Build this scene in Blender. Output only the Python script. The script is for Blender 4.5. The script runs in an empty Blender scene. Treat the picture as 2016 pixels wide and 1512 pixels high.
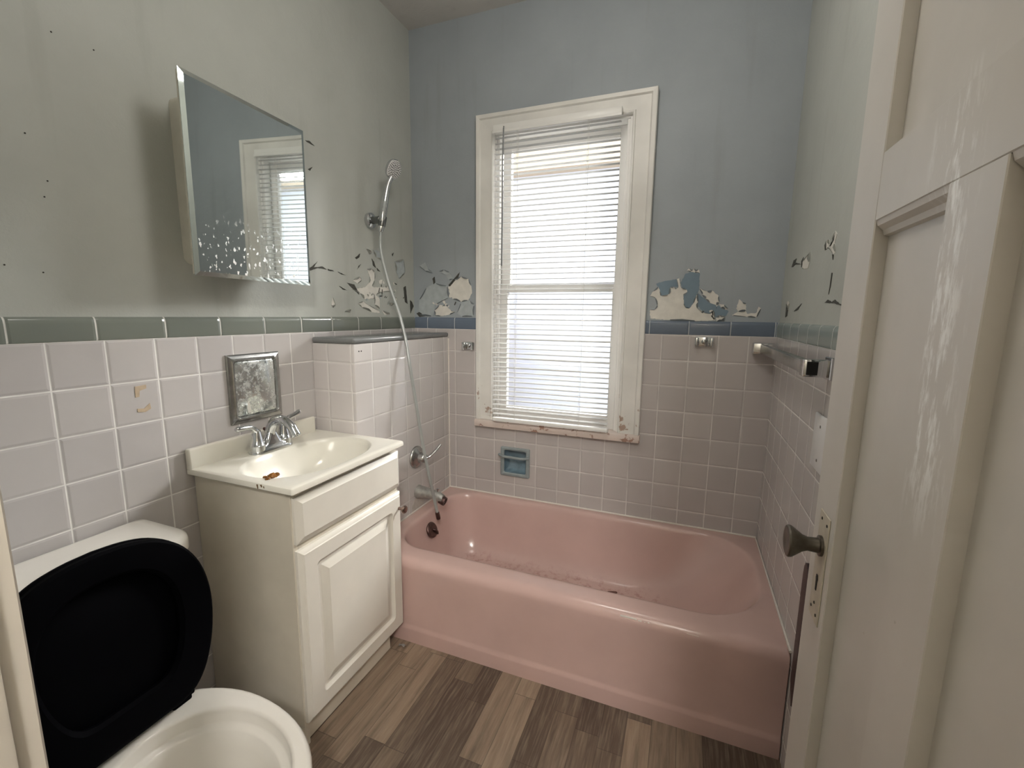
import bpy, bmesh, math, random
from mathutils import Vector, Matrix
random.seed(7)
SC = bpy.context.scene
C = SC.collection
PI = math.pi

MIRROR_OPEN, MIRROR_TILT, SLAT_TILT = 3.0, .55, 2.5
HALL_FILL, BATH_FILL = (1.80, -2.88), (1.0, -1.05)  # plan positions of the added fill lamps: hallway, bathroom
SUN_AZ, SUN_EL, SUN_ANG = 30, 22, 34
HALL_FILL_E, BATH_FILL_E, SUN_E, SKY_E, EXPO = 72.0, 7.0, 20.0, 2.4, 0.70

# ------------------------------------------------------------------ materials
def lin(c):
    return tuple((v/12.92 if v <= .04045 else ((v+.055)/1.055)**2.4) for v in [x/255 for x in c[:3]]) + (1,)

class NT:
    """small node-tree helper"""
    def __init__(s, name):
        s.m = bpy.data.materials.new(name); s.m.use_nodes = True
        s.t = s.m.node_tree; s.n = s.t.nodes; s.l = s.t.links
        s.b = s.n['Principled BSDF']; s.out = s.n['Material Output']
    def new(s, kind, **kw):
        n = s.n.new(kind)
        for k, v in kw.items(): setattr(n, k, v)
        return n
    def put(s, sock, v):
        if hasattr(v, 'is_output'): s.l.new(v, sock)
        else: sock.default_value = v
    def math(s, op, a, b=0.0, c=None, clamp=False):
        n = s.new('ShaderNodeMath', operation=op, use_clamp=clamp)
        s.put(n.inputs[0], a); s.put(n.inputs[1], b)
        if c is not None: s.put(n.inputs[2], c)
        return n.outputs[0]
    def pos(s):
        g = s.new('ShaderNodeNewGeometry'); x = s.new('ShaderNodeSeparateXYZ')
        s.l.new(g.outputs['Position'], x.inputs[0]); s.P = g.outputs['Position']
        s.N = g.outputs['Normal']
        return x.outputs[0], x.outputs[1], x.outputs[2]
    def vec(s, x, y, z):
        n = s.new('ShaderNodeCombineXYZ')
        for i, v in enumerate((x, y, z)): s.put(n.inputs[i], v)
        return n.outputs[0]
    def noise(s, vec, scale, detail=3, rough=.55):
        n = s.new('ShaderNodeTexNoise'); s.l.new(vec, n.inputs['Vector'])
        n.inputs['Scale'].default_value = scale; n.inputs['Detail'].default_value = detail
        n.inputs['Roughness'].default_value = rough
        return n.outputs['Fac']
    def white(s, vec):
        n = s.new('ShaderNodeTexWhiteNoise', noise_dimensions='3D'); s.l.new(vec, n.inputs['Vector'])
        return n.outputs['Value']
    def mix(s, f, a, b):
        n = s.new('ShaderNodeMix', data_type='RGBA')
        s.put(n.inputs[0], f); s.put(n.inputs[6], a); s.put(n.inputs[7], b)
        return n.outputs[2]
    def ramp(s, f, lo, hi):
        n = s.new('ShaderNodeMapRange', clamp=True); s.put(n.inputs[0], f)
        n.inputs[1].default_value = lo; n.inputs[2].default_value = hi
        return n.outputs[0]
    def band(s, v, a, b, soft):
        """1 inside a..b"""
        return s.math('MULTIPLY', s.ramp(v, a-soft, a+soft), s.math('SUBTRACT', 1.0, s.ramp(v, b-soft, b+soft)))
    def bump(s, h, strength, dist):
        n = s.new('ShaderNodeBump'); s.put(n.inputs['Height'], h)
        n.inputs['Strength'].default_value = strength; n.inputs['Distance'].default_value = dist
        s.l.new(n.outputs[0], s.b.inputs['Normal'])
    def set(s, **kw):
        for k, v in kw.items(): s.put(s.b.inputs[k.replace('_', ' ')], v)
        return s.m

def plain(name, col, rough=.5, metal=0.0, var=.06, scale=9, bump=0.0, spec=.5, coat=0.0):
    t = NT(name); t.pos()
    c = lin(col); d = tuple(v*(1-var*2) for v in c[:3]) + (1,)
    f = t.noise(t.P, scale, 4)
    t.set(Base_Color=t.mix(t.ramp(f, .3, .75), c, d), Roughness=rough, Metallic=metal)
    t.b.inputs['Specular IOR Level'].default_value = spec
    t.b.inputs['Coat Weight'].default_value = coat
    if bump: t.bump(t.noise(t.P, 60, 3), .4, bump)
    return t.m

def wall_paint(name, col, col2):
    t = NT(name); x, y, z = t.pos()
    f = t.noise(t.P, 3.2, 5, .6)
    st = t.noise(t.vec(t.math('MULTIPLY', x, 14.0), t.math('MULTIPLY', y, 14.0), t.math('MULTIPLY', z, 1.2)), 1.0, 3)
    c = t.mix(t.ramp(f, .35, .7), lin(col), lin(col2))
    c = t.mix(t.math('MULTIPLY', t.ramp(st, .58, .8), .22), c, lin((120, 118, 108)))
    t.set(Base_Color=c, Roughness=.55); t.b.inputs['Specular IOR Level'].default_value = .35
    t.bump(t.math('ADD', t.noise(t.P, 22, 4), t.math('MULTIPLY', t.noise(t.P, 160, 2), .25)), .35, .004)
    return t.m

def tile(name, axis, off, pitch, top, hpitch, col, col2, grout, rough=.22, gw=.0021, z_on=True):
    """square tiles: 'axis' is the horizontal world axis of the wall; off a joint position; top the z of a joint"""
    t = NT(name); x, y, z = t.pos()
    h = x if axis == 'x' else y
    if axis == 'xy':                                  # both faces of a box corner
        h = t.math('ADD', x, y)
    u = t.math('DIVIDE', t.math('SUBTRACT', h, off), pitch)
    v = t.math('DIVIDE', t.math('SUBTRACT', z, top), hpitch)
    def edge(q, p):
        fr = t.math('FRACT', q); d = t.math('MINIMUM', fr, t.math('SUBTRACT', 1.0, fr))
        return t.math('MULTIPLY', d, p)               # metres from a joint
    du = edge(u, pitch)
    d = t.math('MINIMUM', du, edge(v, hpitch)) if z_on else du
    m = t.math('SUBTRACT', 1.0, t.ramp(d, gw*.55, gw))
    idv = t.vec(t.math('FLOOR', u), t.math('FLOOR', v) if z_on else 0.0, 3.0)
    c = t.mix(t.math('MULTIPLY', t.white(idv), .8), lin(col), lin(col2))
    c = t.mix(t.math('MULTIPLY', t.ramp(t.noise(t.P, 5, 5), .5, .8), .25), c, lin(tuple(v*.86 for v in col)))
    gd = t.mix(t.ramp(t.noise(t.P, 6, 3), .4, .7), lin(grout), lin(tuple(v*.82 for v in grout)))
    c = t.mix(m, c, gd)
    t.set(Base_Color=c, Roughness=t.math('ADD', t.math('MULTIPLY', m, .5), rough))
    pil = t.ramp(d, 0.0, gw*3.2)
    t.bump(t.math('ADD', pil, t.math('MULTIPLY', t.noise(t.P, 14, 2), .25)), .55, .0022)
    return t.m

def planks():
    t = NT('plank_floor_vinyl'); x, y, z = t.pos()
    u = t.math('DIVIDE', x, .072); cu = t.math('FLOOR', u)
    sh = t.white(t.vec(cu, 4.0, 1.0))
    v = t.math('ADD', t.math('DIVIDE', y, .36), t.math('MULTIPLY', sh, 7.0)); cv = t.math('FLOOR', v)
    r = t.white(t.vec(cu, cv, 2.0)); r2 = t.white(t.vec(cu, cv, 9.0))
    g = t.noise(t.vec(t.math('ADD', t.math('MULTIPLY', x, 46.0), t.math('MULTIPLY', r, 50.0)), t.math('MULTIPLY', y, 3.2), r2), 1.0, 6, .66)
    g2 = t.noise(t.vec(t.math('MULTIPLY', x, 150.0), t.math('MULTIPLY', y, 9.0), r), 1.0, 4, .6)
    c = t.mix(t.ramp(r, .1, .9), lin((78, 64, 54)), lin((146, 127, 108)))
    c = t.mix(t.math('MULTIPLY', t.ramp(g, .42, .72), .72), c, lin((70, 57, 47)))
    c = t.mix(t.math('MULTIPLY', t.ramp(g2, .45, .75), .35), c, lin((172, 156, 138)))
    fu = t.math('FRACT', u); fv = t.math('FRACT', v)
    du = t.math('MULTIPLY', t.math('MINIMUM', fu, t.math('SUBTRACT', 1.0, fu)), .072)
    dv = t.math('MULTIPLY', t.math('MINIMUM', fv, t.math('SUBTRACT', 1.0, fv)), .36)
    d = t.math('MINIMUM', du, dv)
    c = t.mix(t.math('MULTIPLY', t.math('SUBTRACT', 1.0, t.ramp(d, .0004, .0014)), .6), c, lin((48, 38, 30)))
    t.set(Base_Color=c, Roughness=.42)
    t.bump(t.math('ADD', t.math('MULTIPLY', g2, .4), t.ramp(d, 0.0, .0015)), .3, .001)
    return t.m

def old_trim(name, col, chip, amount, zlo, zhi):
    """old white paint, chipped and dirty mostly between zlo and zhi"""
    t = NT(name); x, y, z = t.pos()
    f = t.noise(t.P, 26, 6, .62)
    reg = t.math('SUBTRACT', 1.0, t.ramp(z, zlo, zhi))
    th = t.math('ADD', t.math('MULTIPLY', reg, amount), f)
    m = t.ramp(th, .74, .77)
    c = t.mix(t.ramp(t.noise(t.P, 5, 3), .4, .75), lin(col), lin(tuple(v*.93 for v in col)))
    c = t.mix(m, c, lin(chip))
    t.set(Base_Color=c, Roughness=.42)
    t.bump(t.math('ADD', t.math('MULTIPLY', m, -.6), t.math('MULTIPLY', t.noise(t.P, 30, 4), .5)), .5, .0015)
    return t.m

def door_paint():
    t = NT('door_old_paint'); x, y, z = t.pos()
    c = t.mix(t.ramp(t.noise(t.P, 3, 4), .35, .7), lin((203, 199, 192)), lin((190, 186, 178)))
    # dry scraped patch of bare white down the middle stile
    sl = t.math('ADD', y, t.math('MULTIPLY', t.math('SUBTRACT', z, 1.26), -.12))
    reg = t.math('MULTIPLY', t.band(sl, -1.445, -1.375, .02), t.band(z, 1.06, 1.46, .05))
    n = t.noise(t.vec(x, t.math('MULTIPLY', y, 70.0), t.math('MULTIPLY', z, 16.0)), 1.0, 6, .7)
    c = t.mix(t.math('MULTIPLY', reg, t.ramp(n, .5, .62)), c, lin((238, 238, 235)))
    s = t.noise(t.vec(x, t.math('MULTIPLY', y, 40.0), t.math('MULTIPLY', z, 40.0)), 1.0, 4)
    c = t.mix(t.math('MULTIPLY', t.ramp(s, .74, .8), .6), c, lin((120, 112, 98)))
    t.set(Base_Color=c, Roughness=.38)
    t.bump(t.noise(t.P, 35, 3), .25, .0012)
    return t.m

def mirror_glass(name, speck_lo, speck_hi, cloud, rough=.02):
    t = NT(name); x, y, z = t.pos()
    f = t.noise(t.vec(x, t.math('MULTIPLY', y, 1.0), t.math('MULTIPLY', z, .6)), 95, 2)
    reg = t.math('SUBTRACT', 1.0, t.ramp(z, speck_lo, speck_hi))
    m = t.math('MULTIPLY', t.ramp(f, .60, .66), reg)
    cl = t.math('MULTIPLY', t.ramp(t.noise(t.P, 48, 6, .7), .38, .72), cloud)
    m = t.math('MAXIMUM', m, cl)
    t.set(Base_Color=t.mix(m, lin((222, 228, 226)), lin((206, 206, 202))), Metallic=t.math('SUBTRACT', 1.0, t.math('MULTIPLY', m, .85)),
          Roughness=t.math('ADD', rough, t.math('MULTIPLY', m, .5)))
    return t.m

def pane_glass():
    t = NT('window_pane_glass')
    tr = t.new('ShaderNodeBsdfTransparent'); gl = t.new('ShaderNodeBsdfGlossy'); gl.inputs['Roughness'].default_value = .02
    fr = t.new('ShaderNodeFresnel'); fr.inputs[0].default_value = 1.45
    mx = t.new('ShaderNodeMixShader')
    t.l.new(fr.outputs[0], mx.inputs[0]); t.l.new(tr.outputs[0], mx.inputs[1]); t.l.new(gl.outputs[0], mx.inputs[2])
    t.l.new(mx.outputs[0], t.out.inputs[0]); return t.m

def slat_mat():
    t = NT('blind_white_vinyl'); t.pos()
    t.set(Base_Color=lin((206, 206, 204)), Roughness=.45)
    tl = t.new('ShaderNodeBsdfTranslucent'); tl.inputs[0].default_value = lin((225, 225, 222))
    mx = t.new('ShaderNodeMixShader'); mx.inputs[0].default_value = .04
    t.l.new(t.b.outputs[0], mx.inputs[1]); t.l.new(tl.outputs[0], mx.inputs[2]); t.l.new(mx.outputs[0], t.out.inputs[0])
    return t.m

def bricks():
    t = NT('outdoor_brick'); t.pos()
    b = t.new('ShaderNodeTexBrick'); mp = t.new('ShaderNodeMapping'); mp.inputs['Rotation'].default_value = (PI/2, 0, 0)
    t.l.new(t.P, mp.inputs[0]); t.l.new(mp.outputs[0], b.inputs[0])
    b.inputs['Color1'].default_value = lin((176, 104, 88)); b.inputs['Color2'].default_value = lin((150, 84, 72)); b.inputs['Mortar'].default_value = lin((190, 180, 170))
    b.inputs['Scale'].default_value = 4.5
    t.set(Base_Color=b.outputs[0], Roughness=.85); return t.m

def siding():
    t = NT('outdoor_siding'); x, y, z = t.pos()
    fr = t.math('FRACT', t.math('DIVIDE', z, .12))
    t.set(Base_Color=t.mix(t.ramp(fr, .9, .96), lin((200, 200, 206)), lin((182, 182, 188))), Roughness=.7)
    return t.m

def tub_enamel():
    t = NT('pink_enamel'); x, y, z = t.pos()
    c = t.mix(t.ramp(t.noise(t.P, 4, 4), .35, .75), lin(TUBC), lin(tuple(v*.95 for v in TUBC)))
    # dull grime on the basin floor
    gr = t.math('MULTIPLY', t.math('SUBTRACT', 1.0, t.ramp(z, .058, .085)), t.ramp(t.noise(t.P, 38, 6, .7), .50, .66))
    gr = t.math('MULTIPLY', gr, t.band(y, -.56, -.1, .05))
    c = t.mix(t.math('MULTIPLY', gr, .5), c, lin((150, 105, 95)))
    t.set(Base_Color=c, Roughness=.22)
    t.b.inputs['Coat Weight'].default_value = .25; t.b.inputs['Coat Roughness'].default_value = .12
    t.bump(t.noise(t.P, 9, 3), .12, .004)
    return t.m

TUBC = (205, 175, 168)
M = dict(
    paint_side=wall_paint('paint_grey_green', (184, 187, 181), (176, 179, 173)),
    paint_backlit=wall_paint('paint_backlit_blue', (162, 169, 174), (154, 161, 166)),  # same paint as the side walls; its back-lit blue dimness is in the colour
    ceil=wall_paint('ceiling_paint', (205, 202, 198), (198, 195, 190)),
    tile_left=tile('tile_left', 'y', -1.4489, .1095, 1.17, .1095, (192, 188, 186), (182, 178, 177), (234, 232, 228)),
    tile_back=tile('tile_back', 'x', 1.2215, .1095, 1.17, .1095, (192, 186, 184), (182, 176, 175), (228, 224, 220)),
    tile_right=tile('tile_right', 'y', -.597, .1095, 1.17, .1095, (198, 193, 191), (190, 185, 184), (238, 236, 232)),
    tile_ledge=tile('tile_ledge', 'y', -.485, .1095, 1.17, .1095, (208, 204, 202), (199, 195, 193), (234, 232, 228), rough=.22),
    tile_ledge_end=tile('tile_ledge_end', 'x', .072, .1095, 1.17, .1095, (208, 202, 200), (200, 195, 193), (228, 224, 220)),
    cap_left=tile('cap_left', 'y', -1.507, .1535, 1.17, .1, (124, 129, 121), (114, 120, 114), (225, 224, 218), rough=.16, z_on=False),
    cap_backlit=tile('cap_backlit', 'x', 1.169, .156, 1.17, .1, (108, 119, 134), (98, 110, 126), (190, 194, 196), rough=.16, z_on=False),  # bluer, darker than the side caps: back-lit cast put into the glaze
    cap_right=tile('cap_right', 'y', -.597, .118, 1.17, .1, (146, 156, 152), (136, 146, 143), (225, 226, 222), rough=.2, z_on=False),
    cap_ledge=plain('ledge_cap_glaze', (122, 124, 124), .2, var=.1),
    floor=planks(),
    trim=old_trim('window_old_paint', (226, 224, 219), (168, 146, 132), .19, .7, 1.05),
    stool=old_trim('stool_flaking_paint', (222, 208, 200), (160, 128, 114), .19, .70, .9),
    jamb=old_trim('jamb_old_paint', (205, 199, 188), (110, 100, 88), .02, .2, .6),
    door=door_paint(),
    plate=plain('painted_lock_plate', (198, 190, 172), .45, var=.12, scale=40),
    dull_knob=plain('tarnished_knob', (112, 106, 96), .38, .9, var=.25, scale=60),
    tub=tub_enamel(),
    chrome=plain('chrome', (214, 216, 218), .09, 1.0, var=.05, scale=30),
    worn_chrome=plain('worn_chrome', (188, 188, 186), .24, 1.0, var=.16, scale=40),
    dull_chrome=plain('scaled_chrome', (184, 183, 178), .42, .6, var=.2, scale=50),
    satin=plain('satin_chrome', (132, 134, 135), .25, 1.0, var=.08, scale=30),
    dark_metal=plain('dark_socket', (34, 33, 33), .45, .5),
    drain=plain('corroded_metal', (112, 88, 84), .35, .85, var=.25, scale=70),
    spray=plain('spray_face_plastic', (214, 214, 212), .3),
    nozzle=plain('spray_nozzle_rubber', (52, 54, 56), .6),
    hose=plain('hose_grey_vinyl', (172, 176, 174), .28, .3),
    cabinet=plain('cabinet_white_foil', (226, 222, 212), .38, var=.03, spec=.4),
    cabinet_side=plain('cabinet_side_panel', (214, 207, 192), .5, var=.05),
    marble=plain('cultured_marble', (231, 228, 217), .2, var=.025, scale=5, coat=.3),
    knob=plain('nickel_knob', (150, 130, 122), .2, 1.0),
    porcelain=plain('toilet_porcelain', (228, 224, 216), .16, var=.03, coat=.3),
    black=plain('black_seat_plastic', (3, 3, 6), .7, var=.1, spec=.04),
    white_steel=plain('white_enamelled_steel', (216, 212, 200), .4, var=.06, scale=25),
    mirror=mirror_glass('silvered_mirror', 1.37, 1.52, 0.0),
    bevel=plain('mirror_bevel', (226, 234, 232), .04, 1.0),
    cloudy=mirror_glass('clouded_mirror', .8, .81, .85, .06),
    plaster=plain('bare_plaster', (229, 226, 218), .85, var=.08, scale=30, bump=.001),
    pale=plain('pale_undercoat', (180, 188, 190), .75, var=.1, scale=40, bump=.001),
    under=plain('old_blue_undercoat', (120, 140, 154), .6, var=.06, scale=20),
    dark=plain('crack_and_shade', (80, 80, 74), .8, var=.2, scale=40),  # cracks, plus the shade beside lifted flakes painted in
    nail=plain('dark_nail_hole', (44, 40, 36), .8),
    glue=plain('tan_glue_residue', (192, 172, 146), .7, var=.1, scale=60),
    dish=plain('blue_grey_dish_glaze', (150, 160, 162), .2, var=.1, scale=30),
    dish_in=plain('teal_dish_glaze', (118, 142, 156), .18, var=.2, scale=25),
    slat=slat_mat(), vinyl=plain('white_vinyl', (232, 231, 228), .35, var=.02), cord=plain('blind_cord', (222, 220, 214), .7),
    wand=plain('clear_grey_wand', (128, 130, 132), .2),
    sash=plain('sash_white_paint', (232, 230, 226), .4, var=.03), glass=pane_glass(),
    strip=plain('dark_maroon_strip', (62, 42, 44), .4, var=.25, scale=50),
    rust=plain('rusty_wet_clump', (138, 90, 30), .35, var=.35, scale=70, bump=.002),
    stain=plain('brown_seep_stain', (120, 92, 58), .7, var=.2, scale=60),
    plastic=plain('white_plate_plastic', (226, 226, 226), .3, var=.02),
    caulk=plain('white_caulk', (226, 220, 212), .6, var=.06, scale=40),
    debris=plain('brown_debris', (112, 74, 66), .8, var=.2, scale=80),
    scrap=plain('white_paper_scrap', (214, 212, 208), .8),
    brick=bricks(), siding=siding(), soffit=plain('tan_soffit', (196, 176, 152), .8), ground=plain('asphalt_yard', (96, 98, 92), .9, scale=3),
    grout=plain('mortar', (196, 190, 182), .9, var=.1, scale=40),
    hall=wall_paint('hall_paint', (196, 190, 178), (190, 184, 172)),
)
fill_lampm = NT('fill_lamp_glass'); fill_lampm.set(Base_Color=(1, 1, 1, 1), Emission_Color=lin((255, 240, 220)), Emission_Strength=2.0); M['lamp'] = fill_lampm.m  # glowing shade of the added fill lamps

# ------------------------------------------------------------------ mesh helpers
ORIG = {}
def origin(o):
    return ORIG.get(o.name, Vector((0, 0, 0)))

def obj(name, bm, mat, parent=None, smooth=35, at=None):
    """link bm (in world coordinates) as one object; at = world position of its origin"""
    if at is None: at = origin(parent) if parent else Vector((0, 0, 0))
    at = Vector(at)
    bmesh.ops.recalc_face_normals(bm, faces=bm.faces)
    bmesh.ops.translate(bm, verts=bm.verts, vec=-at)
    me = bpy.data.meshes.new(name); 
    for f in bm.faces: f.smooth = smooth > 0
    if smooth > 0:
        a = math.radians(smooth)
        for e in bm.edges:
            if len(e.link_faces) == 2: e.smooth = e.calc_face_angle(0) < a
    bm.to_mesh(me); bm.free()
    for m in (mat if isinstance(mat, (list, tuple)) else [mat]): me.materials.append(m)
    o = bpy.data.objects.new(name, me); C.objects.link(o)
    ORIG[o.name] = at
    if parent:
        o.parent = parent; o.location = at - origin(parent)
    else: o.location = at
    return o

def thing(name, label, cat, loc, group=None):
    o = bpy.data.objects.new(name, None); C.objects.link(o); o.empty_display_size = .05
    o.location = loc; ORIG[o.name] = Vector(loc)
    return tag(o, label, cat, group)

def tag(o, label, cat, group=None):
    o['label'] = label; o['category'] = cat
    if group: o['group'] = group
    return o

def struct(o):
    o['kind'] = 'structure'; return o

def B(): return bmesh.new()

def box(bm, x0, x1, y0, y1, z0, z1, bev=0.0, seg=2, mi=0):
    vs = [bm.verts.new((x, y, z)) for x in (x0, x1) for y in (y0, y1) for z in (z0, z1)]
    fs = [bm.faces.new([vs[i] for i in q]) for q in ((0, 1, 3, 2), (4, 6, 7, 5), (0, 4, 5, 1), (2, 3, 7, 6), (0, 2, 6, 4), (1, 5, 7, 3))]
    for f in fs: f.material_index = mi
    if bev:
        es = list({e for f in fs for e in f.edges})
        r = bmesh.ops.bevel(bm, geom=es, offset=bev, segments=seg, profile=.5, affect='EDGES')
        for f in r['faces']: f.material_index = mi
    return bm

def loft(bm, rings, close=True, cap0=False, cap1=False, mi=0):
    """rings: lists of points, same length"""
    vr = [[bm.verts.new(p) for p in r] for r in rings]
    n = len(vr[0])
    for a, b in zip(vr, vr[1:]):
        for i in range(n if close else n-1):
            j = (i+1) % n
            f = bm.faces.new((a[i], a[j], b[j], b[i])); f.material_index = mi
    if cap0: f = bm.faces.new(list(reversed(vr[0]))); f.material_index = mi
    if cap1: f = bm.faces.new(vr[-1]); f.material_index = mi
    return vr

def frame_of(d):
    d = Vector(d).normalized(); a = Vector((0, 0, 1)) if abs(d.z) < .9 else Vector((1, 0, 0))
    u = d.cross(a).normalized(); return d, u, d.cross(u).normalized()

def lathe(bm, p, d, prof, n=28, mi=0):
    """prof: (distance along d, radius)"""
    d, u, v = frame_of(d); p = Vector(p)
    rings = [[p + d*t + (u*math.cos(2*PI*k/n) + v*math.sin(2*PI*k/n))*max(r, 1e-4) for k in range(n)] for t, r in prof]
    loft(bm, rings, True, True, True, mi); return bm

def catmull(pts, n=8):
    pts = [Vector(p) for p in pts]; P = [pts[0]*2-pts[1]] + pts + [pts[-1]*2-pts[-2]]; out = []
    for i in range(1, len(P)-2):
        a, b, c, d = P[i-1:i+3]
        for k in range(n):
            t = k/n
            out.append(.5*((2*b) + (c-a)*t + (2*a-5*b+4*c-d)*t*t + (3*b-a-3*c+d)*t*t*t))
    return out + [pts[-1]]

def tube(bm, pts, r, n=12, mi=0, flat=1.0):
    """r: number or list; flat scales the second cross axis"""
    pts = [Vector(p) for p in pts]; rr = r if isinstance(r, (list, tuple)) else [r]*len(pts)
    rings = []; u = None
    for i, p in enumerate(pts):
        d = (pts[min(i+1, len(pts)-1)] - pts[max(i-1, 0)]).normalized()
        if u is None: _, u, _ = frame_of(d)
        u = (u - d*u.dot(d)).normalized(); v = d.cross(u)
        rings.append([p + (u*math.cos(2*PI*k/n) + v*math.sin(2*PI*k/n)*flat)*rr[i] for k in range(n)])
    loft(bm, rings, True, True, True, mi); return bm

def rrect(x0, x1, y0, y1, rad, z, n=10):
    """counter-clockwise rounded rectangle; rad = front-left, front-right, back-right, back-left"""
    if not isinstance(rad, (list, tuple)): rad = [rad]*4
    out = []
    for (cx, cy, a0), r in zip(((x0, y0, PI), (x1, y0, 1.5*PI), (x1, y1, 0), (x0, y1, .5*PI)), rad):
        sx = 1 if cx == x0 else -1; sy = 1 if cy == y0 else -1
        for k in range(n+1):
            a = a0 + .5*PI*k/n
            out.append(Vector((cx + sx*r + r*math.cos(a), cy + sy*r + r*math.sin(a), z)))
    return out

def prism(bm, pts, d, mi=0):
    """closed polygon pts extruded by vector d"""
    d = Vector(d); loft(bm, [pts, [Vector(p)+d for p in pts]], True, True, True, mi); return bm

def slab(axis, a0, a1, u0, u1, v0, v1, holes=()):
    """wall slab: axis 'x' or 'y' is its thickness a0..a1; u the other horizontal axis, v = z; holes (u0,u1,v0,v1)"""
    bm = B(); seen = {}
    us = sorted({u0, u1} | {min(max(h[i], u0), u1) for h in holes for i in (0, 1)})
    vs = sorted({v0, v1} | {min(max(h[i], v0), v1) for h in holes for i in (2, 3)})
    P = (lambda a, u, v: (a, u, v)) if axis == 'x' else (lambda a, u, v: (u, a, v))
    for i in range(len(us)-1):
        for j in range(len(vs)-1):
            cu, cv = (us[i]+us[i+1])/2, (vs[j]+vs[j+1])/2
            if any(h[0] < cu < h[1] and h[2] < cv < h[3] for h in holes): continue
            a, b, c, d = us[i], us[i+1], vs[j], vs[j+1]
            for q in ([(a0, a, c), (a0, b, c), (a0, b, d), (a0, a, d)], [(a1, a, c), (a1, a, d), (a1, b, d), (a1, b, c)],
                      [(a0, a, c), (a0, a, d), (a1, a, d), (a1, a, c)], [(a0, b, c), (a1, b, c), (a1, b, d), (a0, b, d)],
                      [(a0, a, c), (a1, a, c), (a1, b, c), (a0, b, c)], [(a0, a, d), (a0, b, d), (a1, b, d), (a1, a, d)]):
                k = tuple(sorted(tuple(round(t, 5) for t in p) for p in q))
                if k in seen: seen[k] = None
                else: seen[k] = q
    vm = {}
    for q in seen.values():
        if q is None: continue
        f = []
        for p in q:
            k = tuple(round(t, 5) for t in p)
            if k not in vm: vm[k] = bm.verts.new(P(*p))
            f.append(vm[k])
        bm.faces.new(f)
    return bm
from mathutils.geometry import tessellate_polygon

# ------------------------------------------------------------------ room dimensions (metres; x along the window wall, y into the room, z up)
W = 1.644           # right wall
YF = -1.82          # wall with the doorway
H = 2.568           # ceiling
TZ, CZ = 1.17, 1.226   # top of square tiles, top of the cap row
PT = .006           # the tiles stand this proud of the plaster

# ------------------------------------------------------------------ setting
struct(obj('floor', slab('x', -.8, 2.6, -3.3, .12, -.06, 0.0), M['floor'], smooth=0))
struct(obj('ceiling', slab('x', -.8, 2.6, -3.3, .12, H, H+.08), M['ceil'], smooth=0))
WIN = (.443, 1.06, .70, 2.055)
NICHE = (.508, .626, .462, .580)
wl = struct(obj('wall_left', slab('x', -.12, -PT, YF-.12, .12, 0, H), M['paint_side'], smooth=0))
obj('tile_wainscot', slab('x', -PT, 0, YF, 0, 0, TZ), M['tile_left'], wl, 0)
wb = struct(obj('wall_back', slab('y', PT, .13, -.12, W+.12, 0, H, [WIN, NICHE]), M['paint_backlit'], smooth=0))
obj('tile_wainscot', slab('y', 0, PT, 0, W, 0, TZ, [(WIN[0]-.005, WIN[1]+.005, WIN[2], WIN[3]), NICHE]), M['tile_back'], wb, 0)
wr = struct(obj('wall_right', slab('x', W+PT, W+.12, YF-.12, .12, 0, H), M['paint_side'], smooth=0))
obj('tile_wainscot', slab('x', W, W+PT, YF, 0, 0, TZ), M['tile_right'], wr, 0)
DOORX0, DOORX1, DOORH = .80, 1.600, 2.04
struct(obj('wall_front', slab('y', YF-.12, YF, -.12, W+.12, 0, H, [(DOORX0-.02, DOORX1+.02, -.1, DOORH+.02)]), M['paint_side'], smooth=0))

def cap_row(axis, a_wall, sgn, u0, u1, mat, parent, z0=TZ, z1=CZ):
    """bullnose cap tiles: profile swept along the wall"""
    prof = [(-PT*1.2, z0), (.0008, z0), (.0022, z0+.004), (.0022, z1-.016), (.001, z1-.007), (-.0022, z1-.0015), (-PT*1.2, z1)]
    bm = B()
    P = (lambda a, u, z: (a_wall+sgn*a, u, z)) if axis == 'x' else (lambda a, u, z: (u, a_wall+sgn*a, z))
    loft(bm, [[P(a, u, z) for a, z in prof] for u in (u0, u1)], True, True, True)
    return obj('tile_cap_row', bm, mat, parent, 50)
cap_row('x', 0, 1, YF, 0, M['cap_left'], wl)
cap_row('y', 0, -1, 0, WIN[0]-.02, M['cap_backlit'], wb); cap_row('y', 0, -1, WIN[1]+.02, W, M['cap_backlit'], wb)
cap_row('x', W, -1, YF, 0, M['cap_right'], wr)

# tiled ledge that carries the tub plumbing
LX, LY, LZ = .196, -.695, 1.152
pl = B(); box(pl, .0005, LX, LY, -.0005, 0, LZ-.022, .004, 2)
for f in pl.faces:
    if abs(f.normal.y) > .8 or (f.normal.y < -.3): f.material_index = 1
led = struct(obj('wall_ledge', pl, [M['tile_ledge'], M['tile_ledge_end']], smooth=40))
cb = B(); box(cb, .0005, LX+.003, LY-.003, -.0005, LZ-.022, LZ, .009, 3)
obj('ledge_cap', cb, M['cap_ledge'], led)
ckv = B(); tube(ckv, [(LX+.001, -.002, .34), (LX+.001, -.002, LZ-.03)], .0042, 8); obj('caulk_line', ckv, M['caulk'], led)
# broken tile under the spout: rough mortar shows
bk = B(); prism(bk, [(LX+.0004, y, z) for y, z in ((-.352, .336), (-.352, .365), (-.335, .392), (-.306, .402), (-.286, .396), (-.262, .372), (-.258, .336))], (.0012, 0, 0)); obj('broken_tile_patch', bk, M['grout'], led, 0)
hl = B()
for y in (-.668, -.655): lathe(hl, (LX, y, 1.103), (1, 0, 0), [(0, .0028), (.0008, .0028), (.0008, .0001)], 8)
obj('screw_hole', hl, M['nail'], led)

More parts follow.
